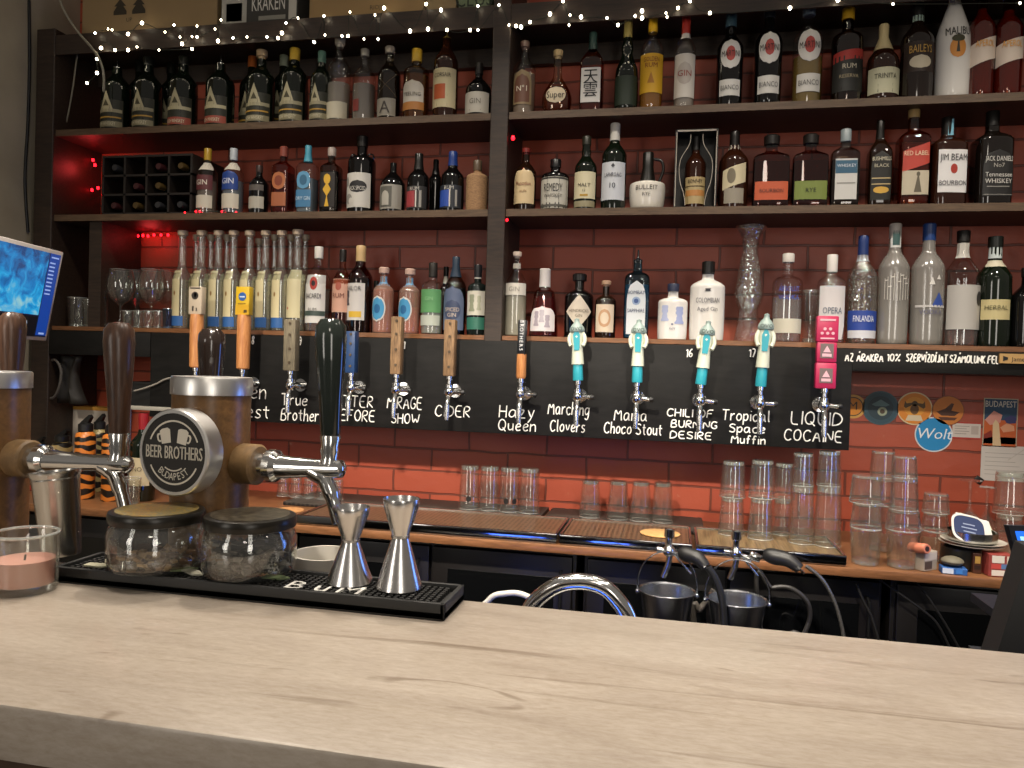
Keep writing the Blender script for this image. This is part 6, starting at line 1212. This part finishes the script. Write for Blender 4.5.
for u0, u1, v0, v1, k, c_ in ((.035, .965, .06, .93, .0005, '#1c5cc8'), (.06, .9, .12, .20, .0009, '#8ac8ec'), (.06, .5, .28, .34, .0009, '#4a8ee0')): mb.add([pt(u0, v0, k), pt(u1, v0, k), pt(u1, v1, k), pt(u0, v1, k)], [(0, 1, 2, 3)], mat(c_, .3, emit=1.0))
child(mb, 'screen', tb, smooth=0)
q = [tl, tl+ex_, pt(1, 1), pt(0, 1)]
child(MB().box((tl.x+.02, YQ-.02, .97), (tl.x+.30, YQ+.20, .985), mat('#10131a', .4)).box((q[3].x+.02, q[3].y+.002, .98), (q[2].x-.02, q[2].y+.012, max(.99, q[2].z+.004)), mat('#10131a', .4)), 'keyboard_base', tb, smooth=0)
sh2 = MB().box((P[0].x+.21, 1.17, .935), (tl.x+.6, 1.62, .955), M_BLACK, bev=.003).build('side_shelf'); tag(sh2, 'steel side shelf under the till stand and laptop', 'shelf')

# ------------------------------------------------------------------ syrup bottles and clutter under the low shelf, by the grey wall
def tiger(px, ytop, yb, wpx, Y, c, label):
    p = Vector((at(px, 460, Y).x, Y, zt)); R = wpx*depth(p)/F_PX/2; H = at(px, ytop, Y).z-zt
    o = thing('syrup_bottle', label, 'bottle', p, group='tiger-striped syrup bottles')
    mt, nt, b = nodes_of('tiger_stripes'); N = nt.nodes.new; Lk = nt.links.new
    tc = N('ShaderNodeTexCoord'); wv = N('ShaderNodeTexWave'); wv.bands_direction = 'Z'; wv.inputs['Scale'].default_value = 11; wv.inputs['Distortion'].default_value = 5; wv.inputs['Detail'].default_value = 1.5; wv.inputs['Detail Scale'].default_value = 1.6; Lk(tc.outputs['Object'], wv.inputs[0])
    r = N('ShaderNodeValToRGB'); r.color_ramp.interpolation = 'CONSTANT'; r.color_ramp.elements[0].color = lin('#14100c'); r.color_ramp.elements[1].position = .52; r.color_ramp.elements[1].color = lin(c); Lk(wv.outputs['Fac'], r.inputs[0]); Lk(r.outputs[0], b.inputs['Base Color']); b.inputs['Roughness'].default_value = .35
    MB().lathe([(.0001, 0), (R*.95, 0), (R, .004), (R, H*.72), (R*.9, H*.77), (R*.6, H*.80), (.0001, H*.80)], mt, 28).build('striped_body', o)
    MB().lathe([(R*.62, H*.79), (R*.72, H*.80), (R*.72, H*.88), (R*.45, H*.90), (.0001, H*.90)], M_BLACK, 24).prism([(-R*.5, 0), (R*.4, 0), (R*.75, H*.07), (R*.55, H*.10), (0, H*.05)], R*.5, M_BLACK, Matrix.Translation((0, R*.25, H*.895)) @ Matrix.Rotation(PI/2, 4, 'X')).build('flip_cap', o)
    return o
tiger(39, 436, 500, 17, 2.28, '#a82c2c', 'red and black tiger-striped syrup bottle, nearest the cut-off beer column')
tiger(62, 428, 500, 19, 2.24, '#a8905c', 'beige and black tiger-striped syrup bottle above the shaker cup')
tiger(85, 414, 500, 19, 2.20, '#c8742c', 'orange and black tiger-striped syrup bottle left of the brown tap lever')
tiger(99, 413, 500, 15, 2.33, '#9a8a5c', 'beige and black tiger-striped syrup bottle between the two orange ones')
tiger(112, 416, 500, 19, 2.20, '#c8742c', 'orange and black tiger-striped syrup bottle right behind the brown tap lever')
a = at(66, 425, 2.44); b = at(112, 408, 2.44)
o = thing('carton_box', 'white and orange carton behind the tiger-striped syrup bottles', 'box', ((a.x+b.x)/2, 2.47, zt)); wd = (b.x-a.x)/2; hc = b.z-zt
MB().box((-wd, -.03, 0), (wd, .03, hc), mat('#c8beb0', .6), bev=.002).build('carton', o, smooth=0)
MB().box((-wd-.0003, -.0308, hc-.012), (wd, .0305, hc+.0005), mat('#c8923c', .6)).box((-wd, -.0308, hc*.4), (-wd*.75, -.030, hc), mat('#c8923c', .6)).build('print', o, smooth=0)
p = Vector((at(143, 450, 2.24).x, 2.24, zt)); H = at(143, 413, 2.24).z-zt; R = 24*depth(p)/F_PX/2
o = thing('wine_bottle', 'dark wine bottle with a red capsule between the emblem disc and brown tap lever', 'bottle', p)
pr = chaikin([(r*R, z*H) for r, z in KIND['wine']], 2); MB().lathe([(.0001, 0)]+pr, GREEN).build('glass', o); MB().lathe([(R*.37, H*.80), (R*.40, H*.9), (R*.40, H), (.0001, H)], mat('#8f1c22', .4), 20).build('capsule', o); label_mesh(pr, R, H, (2, 1), L(.18, .5, '#b8a988', 1.2, 'rect', [('VINO', .6, .16, '#4a4030')])).build('label', o)
G('water_glass', 'plain small glass standing on the worktop in front of the red-capped wine bottle', 129, 478, 507, 22, zt, 'tumbler', True, 2.14)
a = at(133, 405, 2.34); b = at(176, 383, 2.34)
o = thing('black_crate', 'black plastic crate on a white rack behind the brown tap lever', 'crate', ((a.x+b.x)/2+.02, 2.42, a.z)); wd = (b.x-a.x)/2+.03; hc = b.z-a.z
mb = MB().box((-wd, -.09, 0), (wd, .09, .006), M_BLACK)
for s in (-1, 1): mb.box((-wd, s*.09-.003, 0), (wd, s*.09+.003, hc), M_BLACK).box((s*wd-.003, -.09, 0), (s*wd+.003, .09, hc), M_BLACK)
mb.box((-wd-.004, -.096, hc-.008), (wd+.004, -.088, hc), M_BLACK); mb.build('crate', o, smooth=0)
rk_ = thing('wire_rack', 'white metal rack carrying the black crate', 'rack', (o.location.x, 2.42, zt)); zr = a.z-zt-.001
MB().box((-wd, -.10, zr-.014), (wd, .10, zr), mat('#a39e92', .5), bev=.002).build('shelf_plate', rk_)
for sx in (-1, 1):
    for sy in (-1, 1): MB().cyl((sx*(wd-.008), sy*.09, 0), (sx*(wd-.008), sy*.09, zr-.012), .005, M_STEEL).build('leg', rk_)
hose('pale cable draped over the black crate', [at(x, y, 2.31) for x, y in ((134, 391), (145, 388), (156, 384), (166, 379), (180, 377))], .003, mat('#8f8a80', .5), 'cable', 'cable')
# dark coats of the bay: black bag hanging under the low shelf end
a = at(60, 400, 2.36)
o = thing('hanging_apron', 'black folded apron hanging in the dark corner under the low shelf', 'apron', (a.x, 2.37, Z3-.105)); mb = MB()
n = 14; vs = []; fs = []
for j in range(9):
    for i in range(n): u = i/(n-1); vs.append(((u-.5)*(.20-.05*math.sin(j*.4)), -.018*math.sin(u*15+j*.25)-.012*math.cos(u*7), -.17*j/8))
for j in range(8):
    for i in range(n-1): k = j*n+i; fs.append((k, k+1, k+n+1, k+n))
mb.add(vs, fs, mat('#26231f', .6)); q = mb.build('cloth', o, smooth=80); sm = q.modifiers.new('thickness', 'SOLIDIFY'); sm.thickness = .003
MB().tube(spline([(-.04, -.03, -.03), (0, -.034, -.015), (.025, -.034, -.06), (.01, -.034, -.13), (-.02, -.034, -.15), (-.04, -.034, -.09), (-.04, -.03, -.03)]), .005, mat('#55504a', .6), 10).build('strap', o)
# cables on the grey wall
for lb, pp, xx_ in (('thin black cable running straight down the grey wall', ((29, -5), (29.5, 60), (28, 120), (25, 180), (28, 232)), -2.266), ):
    P_ = []
    for x, y in pp:
        r = ray(x, y); t_ = (xx_-CAM.x)/r.x; P_.append(CAM+r*t_)
    hose(lb, P_, .005, M_BLACK, 'cable', 'cable')
hose('pale cable looping down at the top corner of the shelving', [at(x, y, YF-.03) for x, y in ((58, -4), (66, 14), (78, 32), (95, 52), (103, 70), (104, 92))], .004, mat('#8a8474', .6), 'cable', 'cable')
hose('thin pale cable hanging straight inside the shelving corner', [at(x, y, YF+.05) for x, y in ((78, 48), (74, 80), (70, 105), (66, 124))], .003, mat('#7a7466', .6), 'cable', 'cable')
